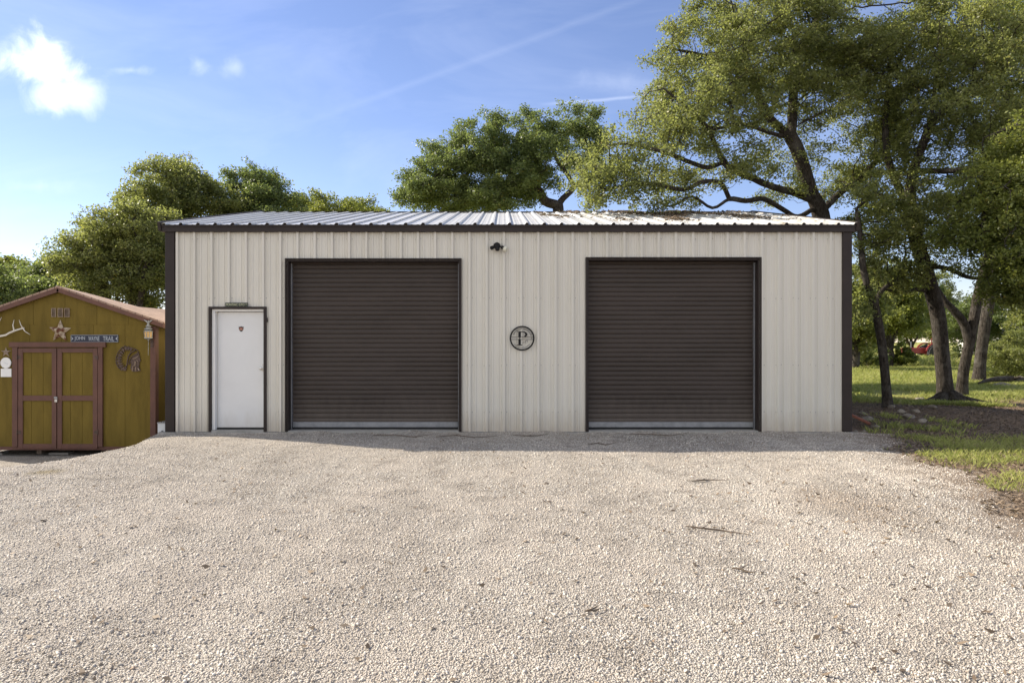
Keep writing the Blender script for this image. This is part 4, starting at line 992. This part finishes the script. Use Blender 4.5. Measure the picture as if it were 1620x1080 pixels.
# the big spreading oak whose limbs reach over the roof
g0 = (9.25, 19.6, float(zt(9.25, 19.6)) - .1)
make_tree('oak_tree', 'big spreading live oak with crooked black limbs reaching left over the barn roof', 'tree', g0,
    [[g0, (9.2, 19.55, 2.0)] + LB((1306, 400, 19.5), (1298, 338, 19.4), (1282, 301, 19.2), (1268, 256, 19.0), (1252, 219, 18.8), (1218, 187, 18.6), (1195, 137, 18.6), (1181, 91, 18.4), (1170, 40, 18.4)),
     LB((1252, 219, 18.8), (1255, 150, 19.2), (1259, 91, 19.4), (1291, 37, 19.6), (1310, -30, 19.8)),
     LB((1290, 318, 19.3), (1255, 304, 19.0), (1227, 297, 18.6), (1172, 274, 18.0), (1145, 256, 17.7), (1118, 201, 17.2), (1085, 170, 16.9), (1050, 140, 16.8)),
     LB((1290, 328, 19.3), (1262, 343, 18.9), (1240, 332, 18.6), (1209, 315, 18.2), (1180, 318, 17.9), (1154, 315, 17.6), (1127, 329, 17.3), (1095, 311, 17.0), (1063, 326, 16.7), (1040, 320, 16.4)),
     LB((1145, 256, 17.7), (1120, 265, 17.4), (1090, 256, 17.0), (1054, 242, 16.6), (994, 228, 16.3), (955, 232, 16.2)),
     LB((1300, 335, 19.4), (1328, 306, 19.6), (1364, 281, 19.9), (1395, 240, 20.2), (1420, 180, 20.4)),
     LB((1252, 219, 18.8), (1218, 210, 18.2), (1172, 196, 17.8), (1130, 205, 17.5), (1090, 205, 17.1)),
     LB((1154, 315, 17.6), (1140, 290, 17.3), (1110, 288, 17.0), (1080, 300, 16.6), (1020, 290, 16.2), (960, 300, 15.9)),
     LB((1195, 137, 18.6), (1150, 100, 18.2), (1100, 85, 17.8), (1050, 75, 17.5))],
    [EL(1110, 90, 17.8, 80, 65, 1.6), EL(1060, 95, 17.4, 45, 45, 1.0), EL(1220, 60, 18.8, 100, 80, 2.0), EL(1330, 80, 19.8, 100, 95, 2.0, .9), EL(1080, 200, 17, 70, 50, 1.5), EL(1000, 230, 16.3, 70, 45, 1.2), EL(960, 285, 15.8, 55, 45, 1.0, 1.3), EL(1030, 290, 16.0, 60, 40, 1.0, .9), EL(930, 262, 16.2, 30, 40, .8), EL(1180, 160, 18.2, 70, 55, 1.5, .8), EL(1280, 190, 19.2, 70, 60, 1.6, .7), EL(1380, 170, 20.2, 60, 80, 1.6, .7), EL(1200, 10, 18.8, 110, 40, 1.6), EL(1190, 250, 18.2, 70, 40, 1.3, .8), EL(1330, 270, 19.8, 50, 50, 1.2, .8), EL(1085, 305, 16.9, 65, 20, .9, 1.6), EL(1240, 290, 19.4, 70, 40, 1.2, .45), EL(1140, 140, 17.6, 90, 70, 1.6, .8), EL(980, 322, 15.6, 50, 16, .7, 1.6), EL(1100, 260, 17.0, 110, 40, 1.2, .8), EL(1040, 180, 17.0, 45, 45, 1.1, 1.0), EL(1290, 130, 19.0, 80, 70, 1.6, .8), EL(1380, 250, 19.8, 50, 60, 1.4, .9)],
    11, 'leaf', n_att=11800, step=.19, kill=.25, clump=.40, clump_n=11, lpn=12, lsize=.072, spread=.16, trunk_r=.23, minr=.0, limb_r={0: (.21, .03), 1: (.075, .02), 2: (.115, .025), 3: (.07, .02), 4: (.045, .015), 5: (.09, .03), 6: (.055, .015), 7: (.05, .015), 8: (.05, .015)})

# trunks at the right
B0 = gpt(1405, 643)
make_tree('oak_tree', 'slim leaning oak with a thin dark trunk beside the barn right corner', 'tree', B0,
    [[tuple(B0 - Vector((0, 0, .1)))] + LB((1400, 590, B0.y), (1393, 530, B0.y), (1383, 480, B0.y - .1), (1372, 450, B0.y - .2), (1365, 420, B0.y - .2), (1362, 380, B0.y), (1355, 330, B0.y)),
     LB((1383, 480, B0.y), (1400, 455, B0.y + .5), (1430, 440, B0.y + 1))],
    [EL(1385, 400, B0.y, 40, 55, .8), EL(1375, 330, B0.y, 40, 50, .8), EL(1420, 440, B0.y + .8, 45, 30, .8), EL(1372, 480, B0.y - .3, 22, 25, .5, .7), EL(1410, 360, B0.y + .5, 50, 50, .9)],
    12, 'leaf', n_att=900, step=.18, kill=.25, clump=.40, clump_n=12, lpn=13, lsize=.075, spread=.14, trunk_r=.10)
C0 = gpt(1497, 636)
make_tree('oak_tree', 'stout dark oak trunk with flared roots and a wide crown right of the barn', 'tree', C0,
    [[tuple(C0 - Vector((0, 0, .1)))] + LB((1494, 600, C0.y), (1489, 550, C0.y), (1484, 500, C0.y - .05), (1474, 460, C0.y - .1), (1462, 420, C0.y - .2), (1450, 380, C0.y - .3), (1440, 330, C0.y - .5), (1445, 270, C0.y - .7), (1470, 200, C0.y - .9), (1480, 130, C0.y - 1)),
     LB((1474, 460, C0.y), (1450, 458, C0.y - .3), (1425, 462, C0.y - .6), (1390, 455, C0.y - 1)),
     LB((1462, 420, C0.y), (1500, 425, C0.y - .8), (1540, 440, C0.y - 1.4), (1590, 430, C0.y - 2), (1640, 400, C0.y - 2.3)),
     LB((1440, 330, C0.y), (1410, 270, C0.y), (1400, 200, C0.y + .2), (1410, 120, C0.y + .2)),
     LB((1470, 200, C0.y - .9), (1520, 150, C0.y - 1.2), (1580, 120, C0.y - 1.5)),
     LB((1445, 270, C0.y - .7), (1510, 270, C0.y - 1.6), (1570, 260, C0.y - 2.2), (1640, 250, C0.y - 2.6))],
    [EL(1430, 110, C0.y, 80, 90, 1.6), EL(1520, 70, C0.y - 1, 90, 80, 1.6), EL(1480, 200, C0.y - .8, 95, 65, 1.5), EL(1450, 300, C0.y - .6, 85, 55, 1.3), EL(1560, 180, C0.y - 1.8, 90, 80, 1.5), EL(1500, 360, C0.y - 1, 90, 40, 1.2, .9), EL(1400, 370, C0.y - .3, 45, 40, .9, .7), EL(1600, 300, C0.y - 2.3, 90, 60, 1.4), EL(1420, 440, C0.y - .6, 60, 25, .8, .6), EL(1510, 430, C0.y - .8, 55, 26, .9, .8)],
    13, 'leaf', n_att=6800, step=.20, kill=.27, clump=.42, clump_n=11, lpn=11, lsize=.072, spread=.16, trunk_r=.185, limb_r={0: (.17, .04), 1: (.075, .02), 2: (.07, .03), 3: (.06, .02)})
D0 = gpt(1521, 628)
make_tree('oak_tree', 'forked oak with a pale sunlit left fork just behind the stout trunk', 'tree', D0,
    [[tuple(D0 - Vector((0, 0, .1)))] + LB((1524, 590, D0.y), (1532, 550, D0.y), (1540, 510, D0.y), (1547, 470, D0.y), (1560, 420, D0.y), (1580, 350, D0.y - .3), (1590, 260, D0.y - .6), (1600, 160, D0.y - 1)),
     LB((1534, 540, D0.y), (1524, 510, D0.y), (1508, 490, D0.y), (1490, 470, D0.y + .1), (1470, 430, D0.y + .3), (1460, 380, D0.y + .4)),
     LB((1580, 350, D0.y), (1620, 320, D0.y - .8), (1660, 280, D0.y - 1.4)),
     LB((1590, 260, D0.y - .6), (1640, 180, D0.y - 1), (1680, 120, D0.y - 1.4))],
    [EL(1590, 120, D0.y - 1, 90, 100, 1.6), EL(1650, 200, D0.y - 1.4, 90, 110, 1.6), EL(1560, 30, D0.y - .6, 90, 60, 1.4), EL(1660, 40, D0.y - 1.2, 100, 80, 1.6, .7), EL(1650, 330, D0.y - 1.4, 90, 60, 1.4), EL(1500, 330, D0.y + .4, 60, 45, 1, .6)],
    14, 'leaf_y', n_att=4800, step=.21, kill=.28, clump=.42, clump_n=11, lpn=11, lsize=.072, spread=.16, trunk_r=.145, limb_r={0: (.14, .04), 1: (.14, .05), 2: (.07, .02)})
E0 = gpt(1548, 604)
make_tree('oak_tree', 'tall pale barked oak rising behind the forked trunk', 'tree', E0,
    [[tuple(E0 - Vector((0, 0, .1)))] + LB((1551, 570, E0.y), (1556, 530, E0.y), (1564, 480, E0.y), (1573, 430, E0.y), (1590, 360, E0.y), (1610, 280, E0.y)),
     LB((1573, 430, E0.y), (1610, 410, E0.y + .5), (1650, 400, E0.y + 1))],
    [EL(1600, 300, E0.y, 80, 70, 2), EL(1660, 330, E0.y, 70, 80, 2), EL(1650, 420, E0.y + .8, 50, 25, 1.2, .5), EL(1620, 200, E0.y, 100, 80, 2)],
    15, 'leaf', n_att=1500, step=.28, kill=.40, clump=.6, clump_n=13, lpn=12, lsize=.085, spread=.2, trunk_r=.205)
# low bough of bright foliage nearer the camera, from an oak standing out of frame at the right
N0 = (12.6, 14.6, float(zt(12.6, 14.6)) - .1)
make_tree('oak_tree', 'bright yellow green oak bough drooping in from the right edge of the yard', 'tree', N0,
    [[N0, (12.5, 14.6, 2.2), (12.3, 14.7, 4.0), (12.0, 14.8, 5.6), (11.6, 14.9, 7.2)], [(12.3, 14.7, 4.0), (11.7, 14.9, 4.9), (11.2, 15.0, 5.1), (10.6, 15.1, 5.0)], [(12.0, 14.8, 5.6), (11.2, 14.9, 6.2), (10.4, 15.2, 6.0)]],
    [EL(1590, 300, 15.0, 75, 50, .9), EL(1560, 355, 15.1, 60, 38, .8), EL(1620, 380, 14.8, 60, 50, .9), EL(1640, 240, 14.8, 60, 60, 1, .8), EL(1605, 425, 14.9, 50, 26, .8, 1.6), EL(1612, 470, 15.2, 34, 22, .7, 1.4)],
    16, 'leaf_y', n_att=3400, step=.18, kill=.24, clump=.38, clump_n=11, lpn=13, lsize=.074, spread=.15, trunk_r=.2)

# oak behind the middle of the roof
F0 = (2.45, 30, float(zt(2.45, 30)) - .1)
make_tree('oak_tree', 'dense rounded dark oak standing behind the middle of the barn roof', 'tree', F0,
    [[F0, (2.4, 30, 3.0)] + LB((883, 345, 30), (886, 320, 30), (906, 298, 30), (900, 280, 29.9), (880, 250, 29.8), (870, 215, 29.8)),
     LB((884, 325, 30), (862, 318, 29.8), (850, 300, 29.6), (820, 290, 29.3), (780, 290, 29.2)),
     LB((906, 298, 30), (925, 280, 30.3), (930, 240, 30.4)),
     LB((820, 290, 29.3), (790, 255, 29.2), (740, 250, 29), (690, 280, 29))],
    [EL(700, 285, 29, 45, 42, 1.8, 1.5), EL(665, 310, 29, 28, 28, 1.2, 1.8), EL(800, 290, 29, 75, 40, 1.8, 1.3), EL(760, 245, 29.2, 62, 48, 2), EL(830, 225, 29.6, 68, 42, 2), EL(905, 205, 30, 48, 34, 1.6), EL(750, 315, 29, 90, 24, 1.8, 1.6), EL(850, 265, 29.6, 55, 30, 1.6), EL(930, 235, 30.4, 30, 40, 1.4)],
    17, 'leaf_d', n_att=8500, step=.26, kill=.34, clump=.52, clump_n=12, lpn=12, lsize=.105, spread=.19, trunk_r=.24, limb_r={0: (.22, .03), 1: (.13, .03), 2: (.10, .03)})

# trees behind the shed and the left end of the barn
def bg_tree(label, px, Y, blobs, seed, leaf='leaf_d', n_att=900, lpn=10, lsize=.12, name='oak_tree', group=None, tr=.2, **kw):
    X = (px - 795) * Y / F; z0 = float(zt(X, Y)) - .1; bl = [EL(b_[0], b_[1], Y + b_[2], *b_[3:]) for b_ in blobs]
    limbs = [[(X, Y, z0), (X + .15, Y, z0 + 1.0), tuple(Vector((X, Y, z0)).lerp(Vector(bl[0][0]), .6)), bl[0][0]]] + [[(X + .15, Y, z0 + 1.0), b[0]] for b in bl[1:]]
    return make_tree(name, label, 'tree', (X, Y, z0), limbs, bl, seed, leaf, n_att=n_att, step=kw.pop('step', .28), kill=kw.pop('kill', .4), clump=kw.pop('clump', .46), clump_n=12, lpn=lpn, lsize=lsize, spread=kw.pop('spread', .19), trunk_r=tr, group=group, **kw)
bg_tree('tall oak with two rounded tops behind the left end of the barn', 290, 25, [(272, 300, 0, 66, 42, 1.5), (250, 340, 0, 60, 40, 1.5), (305, 300, .5, 36, 28, 1.2), (270, 265, 0, 34, 16, 1.0, 1.5), (350, 322, 1, 48, 22, 1.4), (290, 400, 0, 60, 50, 1.5)], 21, n_att=6000, lsize=.095, leaf='leaf')
bg_tree('oak with a narrow upright top behind the barn left roof corner', 400, 27, [(405, 290, 0, 34, 27, 1.2, 1.4), (385, 325, 0, 36, 22, 1.2), (430, 318, 0, 40, 22, 1.3), (415, 350, 0, 60, 25, 1.4)], 22, n_att=2600, lsize=.10, leaf='leaf_d')
bg_tree('low rounded oak showing just above the barn roof ridge at left', 520, 31, [(510, 322, 0, 38, 16, 1.4), (560, 330, 0, 40, 12, 1.4), (475, 326, 0, 30, 16, 1.2), (520, 350, 0, 70, 16, 1.4), (600, 340, 0, 22, 10, 1.0)], 23, n_att=1700, leaf='leaf_y', lsize=.105)
bg_tree('full leafy oak right behind the shed roof', 190, 22, [(185, 400, 0, 58, 48, 1.5), (215, 440, 0, 55, 45, 1.4), (150, 425, 0, 50, 40, 1.4), (215, 365, 0, 50, 36, 1.4), (150, 372, 0, 26, 24, 1.0), (235, 400, -.6, 35, 60, 1)], 24, n_att=6200, leaf='leaf', lsize=.09)
bg_tree('broad lower oak left of the leafy oak behind the shed', 95, 24, [(95, 445, 0, 55, 32, 1.5), (60, 460, 0, 50, 30, 1.4), (130, 425, 0, 36, 28, 1.3), (100, 480, 0, 70, 30, 1.4)], 25, n_att=3200, leaf='leaf_d', lsize=.095)
bg_tree('dark bushy tree at the left edge behind the shed roof', 15, 22, [(22, 460, 0, 36, 28, 1.4), (-20, 470, 0, 50, 30, 1.4), (30, 490, 0, 50, 25, 1.4)], 26, n_att=2400, leaf='leaf_d', lsize=.09)
bg_tree('pale green tree farther off at the left edge of the yard', -10, 36, [(5, 432, 0, 45, 20, 1.8), (-50, 430, 0, 50, 26, 2.0), (50, 440, 0, 30, 18, 1.5)], 27, n_att=1500, leaf='leaf_y', lsize=.15)

# tree line past the field at the right
far = [(1350, 40, 'leaf', 470, 55, 75), (1395, 66, 'leaf_y', 480, 62, 60), (1440, 72, 'leaf_d', 462, 66, 70), (1482, 76, 'leaf', 470, 56, 65), (1545, 66, 'leaf_d', 500, 60, 50), (1612, 95, 'leaf_y', 480, 80, 50), (1670, 60, 'leaf', 470, 70, 55), (1250, 50, 'leaf', 470, 90, 60), (1405, 44, 'leaf_y', 462, 46, 50)]
fl_ = ['mid green far tree at the barn right corner behind the slim trunk', 'bright green far tree between the slim trunk and the red tractor', 'dark far tree standing over the red tractor', 'grey green far tree behind the stout trunk', 'dull green far tree seen between the stout and the forked trunk', 'yellow green far tree above the pale house', 'tall mid green far tree at the right edge', 'far tree behind the barn back corner', 'light green middle distance tree with its crown above the tractor']
for i, (px, Y, lf, top, w, h) in enumerate(far):
    bg_tree(fl_[i], px, Y, [(px, top, 0, w * .55, h * .7, 2.2), (px - w * .5, top + 25, 0, w * .4, h * .6, 1.8), (px + w * .5, top + 22, 0, w * .4, h * .6, 1.8), (px, top + 45, 0, w * .6, h * .5, 1.8)], 40 + i, leaf=lf, n_att=1500, lsize=.22, lpn=12, step=.45, kill=.55, clump=.9, spread=.36, group='far trees past the field', tr=.22)
# shrubs
def shrub(label, px, py, w, h, seed, leaf='leaf_y', n=700, Y=None, lsize=.09):
    q = gpt(px, py) if Y is None else Vector(((px - 795) * Y / F, Y, float(zt((px - 795) * Y / F, Y)))); s = q.y / F; top = q.z + h * s
    c = Vector((q.x, q.y, q.z + h * s * .5)); W = w * s
    bl = [((c.x, c.y, c.z), (W * .5, W * .4, h * s * .45), 1), ((c.x - W * .35, c.y, c.z - h * s * .15), (W * .3, W * .3, h * s * .3), 1), ((c.x + W * .35, c.y, c.z - h * s * .12), (W * .3, W * .3, h * s * .32), 1)]
    limbs = [[(q.x, q.y, q.z - .05), (q.x, q.y, q.z + h * s * .3)]] + [[(q.x, q.y, q.z + .1), (q.x + dx * W, q.y + dy * W, q.z + h * s * .45)] for dx, dy in ((-.3, .1), (.3, -.1), (.1, .25))]
    root = make_tree('bush', label, 'bush', q, limbs, bl, seed, leaf, n_att=n, step=.15, kill=.2, clump=.3, clump_n=12, lpn=10, lsize=lsize, spread=.12, trunk_r=.03, crown_name='foliage'); return root
shrub('leafy green bush behind the fallen log by the pale oak trunk', 1600, 600, 105, 70, 70, 'leaf', 1500, lsize=.085)
shrub('tall light green bush left of the red tractor', 1424, 577, 34, 42, 71, 'leaf_y', 500, Y=44, lsize=.13)
shrub('dull brushy thicket behind the slim trunk', 1372, 578, 70, 40, 72, 'leaf_d', 600, Y=44, lsize=.13)
shrub('low bush between the stout and the forked trunk', 1515, 575, 40, 20, 73, 'leaf', 400, Y=48, lsize=.13)
shrub('bright bush at the right edge beyond the log', 1640, 585, 90, 90, 74, 'leaf_y', 700, Y=34, lsize=.12)
# roots spreading from the stout trunk
# fallen log
a, b = gpt(1548, 612), gpt(1640, 606)
pts = [a.lerp(b, t) + Vector((0, .15 * math.sin(t * 5), .13 + .10 * math.sin(t * 4.2))) for t in [i / 9 for i in range(10)]]
mb = MB().tube(pts, [.03, .06, .08, .10, .11, .12, .12, .13, .13, .14], 9)
mb.tube([pts[5], pts[5] + Vector((.1, -.3, .12)), pts[5] + Vector((.1, -.7, .05))], [.06, .04, .015], 6)
tag(mb.build('fallen_log', MT['bark'], None, smooth='all', origin=tuple(a)), 'fallen grey log lying below the bush at the right edge', 'log')
ro = bpy.data.objects['oak_tree.002']
mb = MB()
for dx, dy, l in ((-1, -.35, 1.0), (-.8, -.8, .7), (1, -.35, 1.15), (.7, -.9, .6), (.1, -1, .6)):
    d = Vector((dx, dy, 0)).normalized()
    q = [C0 + d * (.10 + l * t) + Vector((0, 0, 0)) for t in (0, .25, .55, 1.0)]
    q = [Vector((p_.x, p_.y, float(zt(p_.x, p_.y)) + h)) for p_, h in zip(q, (.22, .09, .03, -.06))]
    mb.tube(q, [.15, .11, .075, .03], 8)
mb.build('root', MT['bark'], ro, smooth='all')

# ------------------------------------------------------------------ red tractor, far house, fence
tY = 60; tp = Vector(((1458 - 795) * tY / F, tY, float(zt((1458 - 795) * tY / F, tY))))
tr = thing('tractor', 'faded red tractor parked in the shade beyond the field', 'tractor', tp)
def TX(dx, dz): return (tp.x + dx, tp.z + dz)
body = MB().box(tp.x - 1.55, tp.x + .35, tY - .35, tY + .35, tp.z + .62, tp.z + 1.12).box(tp.x - 1.75, tp.x - 1.55, tY - .28, tY + .28, tp.z + .55, tp.z + 1.05).box(tp.x + .35, tp.x + 1.1, tY - .3, tY + .3, tp.z + .5, tp.z + .85)
bevel(body.build('hood', MT['red'], tr), .06, 3)
for sg_ in (-1, 1):
    MB().tube([(tp.x + .75 + .78 * math.cos(R(t)), tY + sg_ * .72, tp.z + .72 + .78 * math.sin(R(t))) for t in range(20, 171, 15)], .07, 6).build('fender', MT['red'], tr)
for dx, r_, w in ((.75, .68, .36), (-1.25, .38, .22)):
    for s in (-1, 1):
        wy = tY + s * .72
        wh = MB().lathe([(r_ * .55, -w / 2), (r_ * .9, -w / 2), (r_, -w / 4), (r_, w / 4), (r_ * .9, w / 2), (r_ * .55, w / 2)], (tp.x + dx, wy, tp.z + r_), (0, 1, 0), 20).build('wheel', MT['tyre'], tr, smooth=True)
        MB().lathe([(r_ * .54, -.08), (r_ * .2, -.05), (r_ * .2, .05), (r_ * .54, .08)], (tp.x + dx, wy, tp.z + r_), (0, 1, 0), 14).build('rim', MT['offwhite'], wh)
MB().box(tp.x + .55, tp.x + 1.0, tY - .25, tY + .25, tp.z + .9, tp.z + 1.0).box(tp.x + .95, tp.x + 1.05, tY - .25, tY + .25, tp.z + 1.0, tp.z + 1.35).build('seat', MT['rubber'], tr)
MB().tube([(tp.x + .1, tY, tp.z + 1.1), (tp.x + .35, tY, tp.z + 1.35)], .025, 6).build('steering_column', MT['black'], tr)
MB().lathe([(.19, 0), (.19, .03), (.16, .03), (.16, 0)], (tp.x + .35, tY, tp.z + 1.35), (-.4, 0, .9), 16).build('steering_wheel', MT['black'], tr)
MB().tube([(tp.x - .9, tY, tp.z + 1.1), (tp.x - .9, tY, tp.z + 1.65)], .035, 8).build('exhaust_pipe', MT['galv'], tr)
MB().tube([(tp.x + 1.15, tY - .5, tp.z + .8), (tp.x + 1.15, tY - .5, tp.z + 1.9), (tp.x + 1.15, tY + .5, tp.z + 1.9), (tp.x + 1.15, tY + .5, tp.z + .8)], .04, 6).build('roll_bar', MT['red'], tr)
hY = 85; hp = Vector(((1608 - 795) * hY / F, hY, float(zt((1608 - 795) * hY / F, hY))))
ho = thing('farm_house', 'small pale house with a grey roof far off between the trees at the right edge', 'house', hp)
MB().box(hp.x - 3.2, hp.x + 5, hY, hY + 6, hp.z - .2, hp.z + 2.4).build('wall', MT['plaster'], ho)
MB().add([(hp.x - 3.7, hY - .5, hp.z + 2.35), (hp.x + 5.5, hY - .5, hp.z + 2.35), (hp.x + 5.5, hY + 3, hp.z + 3.9), (hp.x - 3.7, hY + 3, hp.z + 3.9), (hp.x - 3.7, hY + 6.5, hp.z + 2.35), (hp.x + 5.5, hY + 6.5, hp.z + 2.35)], [(0, 1, 2, 3), (3, 2, 5, 4), (0, 3, 4), (1, 5, 2), (0, 4, 5, 1)]).build('roof', MT['roof_grey'], ho)
for dx in (-2.2, .6, 3.2):
    wn = MB().box(hp.x + dx, hp.x + dx + 1.0, hY - .06, hY - .003, hp.z + .9, hp.z + 1.9).build('window', MT['white'], ho)
    MB().box(hp.x + dx + .08, hp.x + dx + .92, hY - .08, hY - .062, hp.z + .98, hp.z + 1.82).build('pane', MT['glass'], wn)
MB().box(hp.x - .7, hp.x + .2, hY - .05, hY - .003, hp.z, hp.z + 2.0).build('door', MT['roof_grey'], ho)

# ------------------------------------------------------------------ grass, litter, twigs
def blades(name, label, x, y, h, w, seed, m='grass'):
    r = np.random.default_rng(seed); n = len(x); z = zt(x, y) - .02
    an = r.uniform(0, 6.28, n); ln = r.normal(0, .45, (n, 2)) * h[:, None]
    b = np.stack([np.cos(an), np.sin(an)], -1) * (w / 2)[:, None]
    p = np.stack([x, y], -1)
    v0 = np.c_[p - b, z]; v1 = np.c_[p + b, z]; v2 = np.c_[p + ln * .4 + b * .7, z + h * .6]; v3 = np.c_[p + ln, z + h]
    v = np.stack([v0, v1, v2, v3], 1).reshape(-1, 3); f = np.arange(4 * n).reshape(n, 4)
    ph = np.sin(x * 1.7 + 1) * np.sin(y * 1.3) * .25
    var = np.clip(r.random(n) * .75 + .15 + ph, 0, .95); var[r.random(n) < .08] = 1.0
    o = np_mesh(name, v, f, MT[m], var=np.repeat(var, 4)); return tag(o, label, 'grass', kind='stuff')
def pnoise(x, y, f=1.0): return sum(np.sin(f * (x * _fr[i, 0] * 2 + y * _fr[i, 1] * 2) + _ph[i, 0]) for i in range(10)) / 10
n = 60000; x = rng.uniform(5.3, 13, n); y = rng.uniform(7.6, 12.2, n)
k = (x > edge_x(y) + .45 + .25 * np.sin(y * 3)) & (pnoise(x, y, 1.6) + .5 * np.exp(-((y - 9.6) / 1.1) ** 2) + .3 * np.exp(-((y - 11.2) / .5) ** 2) + np.clip((x - 6.8) * .12, -.2, .2) > .30 + .12 * rng.normal(0, 1, n)) | ((x > edge_x(y) + .1) & (rng.random(n) < .035))
x, y = x[k], y[k]; blades('grass', 'thin tufty green grass on the soil at the driveway right edge', x, y, rng.uniform(.03, .10, len(x)), rng.uniform(.004, .008, len(x)), 80)
n = 170000; y = 17.5 + 40 * rng.random(n) ** 1.6; x = rng.uniform(.44, .80, n) * y
k = (pnoise(x, y, .8) + rng.normal(0, .18, n) + np.clip((y - 20.5) * .08, -.35, .5) > .0) & (x > 7)
x, y = x[k], y[k]; g_ = .7 + y / 60; blades('grass', 'sunlit yellow green meadow grass in the field beyond the oaks', x, y, rng.uniform(.04, .13, len(x)) * (.6 + y / 35), rng.uniform(.006, .014, len(x)) * (.5 + y / 22), 81)
n = 5000; x = rng.uniform(6.4, 9, n); y = rng.uniform(12.0, 15.5, n); k = pnoise(x, y, 2.2) > .16
x, y = x[k], y[k]; blades('grass', 'sparse shaded weeds round the rocks by the barn right corner', x, y, rng.uniform(.04, .14, len(x)), rng.uniform(.005, .011, len(x)), 82)
n = 9000; y = rng.uniform(44, 56, n); x = rng.uniform(.48, .80, n) * y
blades('grass', 'tall dry grass fringe along the far side of the field', x, y, rng.uniform(.25, .7, n), rng.uniform(.012, .03, n), 83)

def litter(name, label, x, y, z, s, seed):
    r = np.random.default_rng(seed); c = np.stack([x, y, z], -1)
    n = len(x); an = r.uniform(0, 6.28, n); l = s * r.uniform(.6, 1.3, n)
    a = np.stack([np.cos(an), np.sin(an), r.normal(0, .25, n)], -1) * (l / 2)[:, None]; b = np.stack([-np.sin(an), np.cos(an), r.normal(0, .35, n)], -1) * (l * .22)[:, None]
    up = np.array([0, 0, 1]) * (l * r.uniform(.02, .25, n))[:, None]
    v = np.stack([c - a + up, c + b, c + a + up, c - b], 1).reshape(-1, 3)
    return tag(np_mesh(name, v, np.arange(4 * n).reshape(n, 4), MT['litter'], var=np.repeat(r.random(n), 4)), label, 'leaf litter', kind='stuff')
n = 40000; y = 2.5 + 18 * rng.random(n); x = edge_x(y) + .15 + np.abs(rng.normal(0, 3.2, n)); k = ~((x > BX0) & (x < BX1 + .1) & (y > BY0 - .02) & (y < BY0 + BD)) & (x < .8 * y + 1)
x, y = x[k], y[k]; litter('leaf_litter', 'brown dead leaves strewn over the bare soil under the oaks', x, y, zt(x, y) - .005, .055, 90)
n = 2600; y = 3.2 + 9 * rng.random(n); x = rng.uniform(-.75, .75, n) * y + 0
wgt = np.exp(-(((x - 3.35) / .9) ** 2 + ((y - 6.9) / 1.0) ** 2)) * 2.2 + .22 + .5 * np.exp(-((y - 11.6) / .5) ** 2) * (x > 1) + .25 * (x > 1.5) * (y < 6)
k = (rng.random(n) < wgt) & (x < edge_x(y)); x, y = x[k], y[k]; litter('leaf_litter', 'scattered brown oak leaves lying on the gravel', x, y, drive_z(x, y) + .010, .050, 91)
n = 16000; x = np.concatenate([rng.uniform(.8, 6.0, n // 2), rng.normal(3.6, 1.1, n // 2)]); y = rng.uniform(13.0, 17.5, n); t = (y - BY0) / (BD / 2)
k = (pnoise(x * 1.5, y * .8, 1.5) + rng.normal(0, .16, n) + .35 * t - .06 * np.abs(x - 3.4) > .40) & (x < 6.1) & (x > 0.3)
x, y = x[k], y[k]; litter('leaf_litter', 'drifts of dead oak leaves caught on the right half of the barn roof', x, y, EZ + .03 + (RZ - EZ) * (y - BY0 + .115) / (BD / 2 + .115) + rng.random(len(x)) * .03, .08, 92)
# twigs on the gravel in front of the left roller door and elsewhere
tw = [((590, 690), (632, 692), (655, 694), (682, 691), 'long crooked dark twig on the gravel before the left roller door'), ((1085, 838), (1110, 842), (1140, 844), (1188, 852), 'long thin brown twig on the gravel before the right roller door'),
      ((1094, 765), (1110, 764), (1120, 762), (1148, 764), 'short dark twig on the gravel below the right roller door left jamb'), ((1158, 906), (1172, 909), (1180, 911), (1194, 915), 'short brown twig on the gravel nearer the camera at the right'), ((926, 976), (934, 976), (940, 975), (948, 974), 'tiny brown twig on the gravel at the bottom centre'), ((995, 689), (1030, 690), (1060, 692), (1090, 688), 'thin dark twig on the shaded gravel before the right roller door'), ((690, 694), (720, 692), (750, 695), (790, 693), 'thin dark twig on the shaded gravel below the monogram'), ((812, 691), (835, 693), (850, 692), (868, 690), 'short dark twig close to the wall under the monogram'), ((930, 706), (945, 705), (958, 707), (975, 704), 'short twig on the shade edge by the right roller door left jamb')]
for i, t in enumerate(tw):
    q = [gpt(*p_) for p_ in t[:4]]; q = [Vector((p_.x, p_.y, float(drive_z(p_.x, p_.y)) + .014 + .008 * (j % 2))) for j, p_ in enumerate(q)]
    mb = MB().tube(q, [.005, .008, .007, .003], 6); mb.tube([q[1], q[1] + Vector((.06, .05, .01))], [.005, .002], 5)
    tag(mb.build('twig', MT['twig'], None, origin=tuple(q[0])), t[4], 'twig')
# small trumpet weed at the barn corner
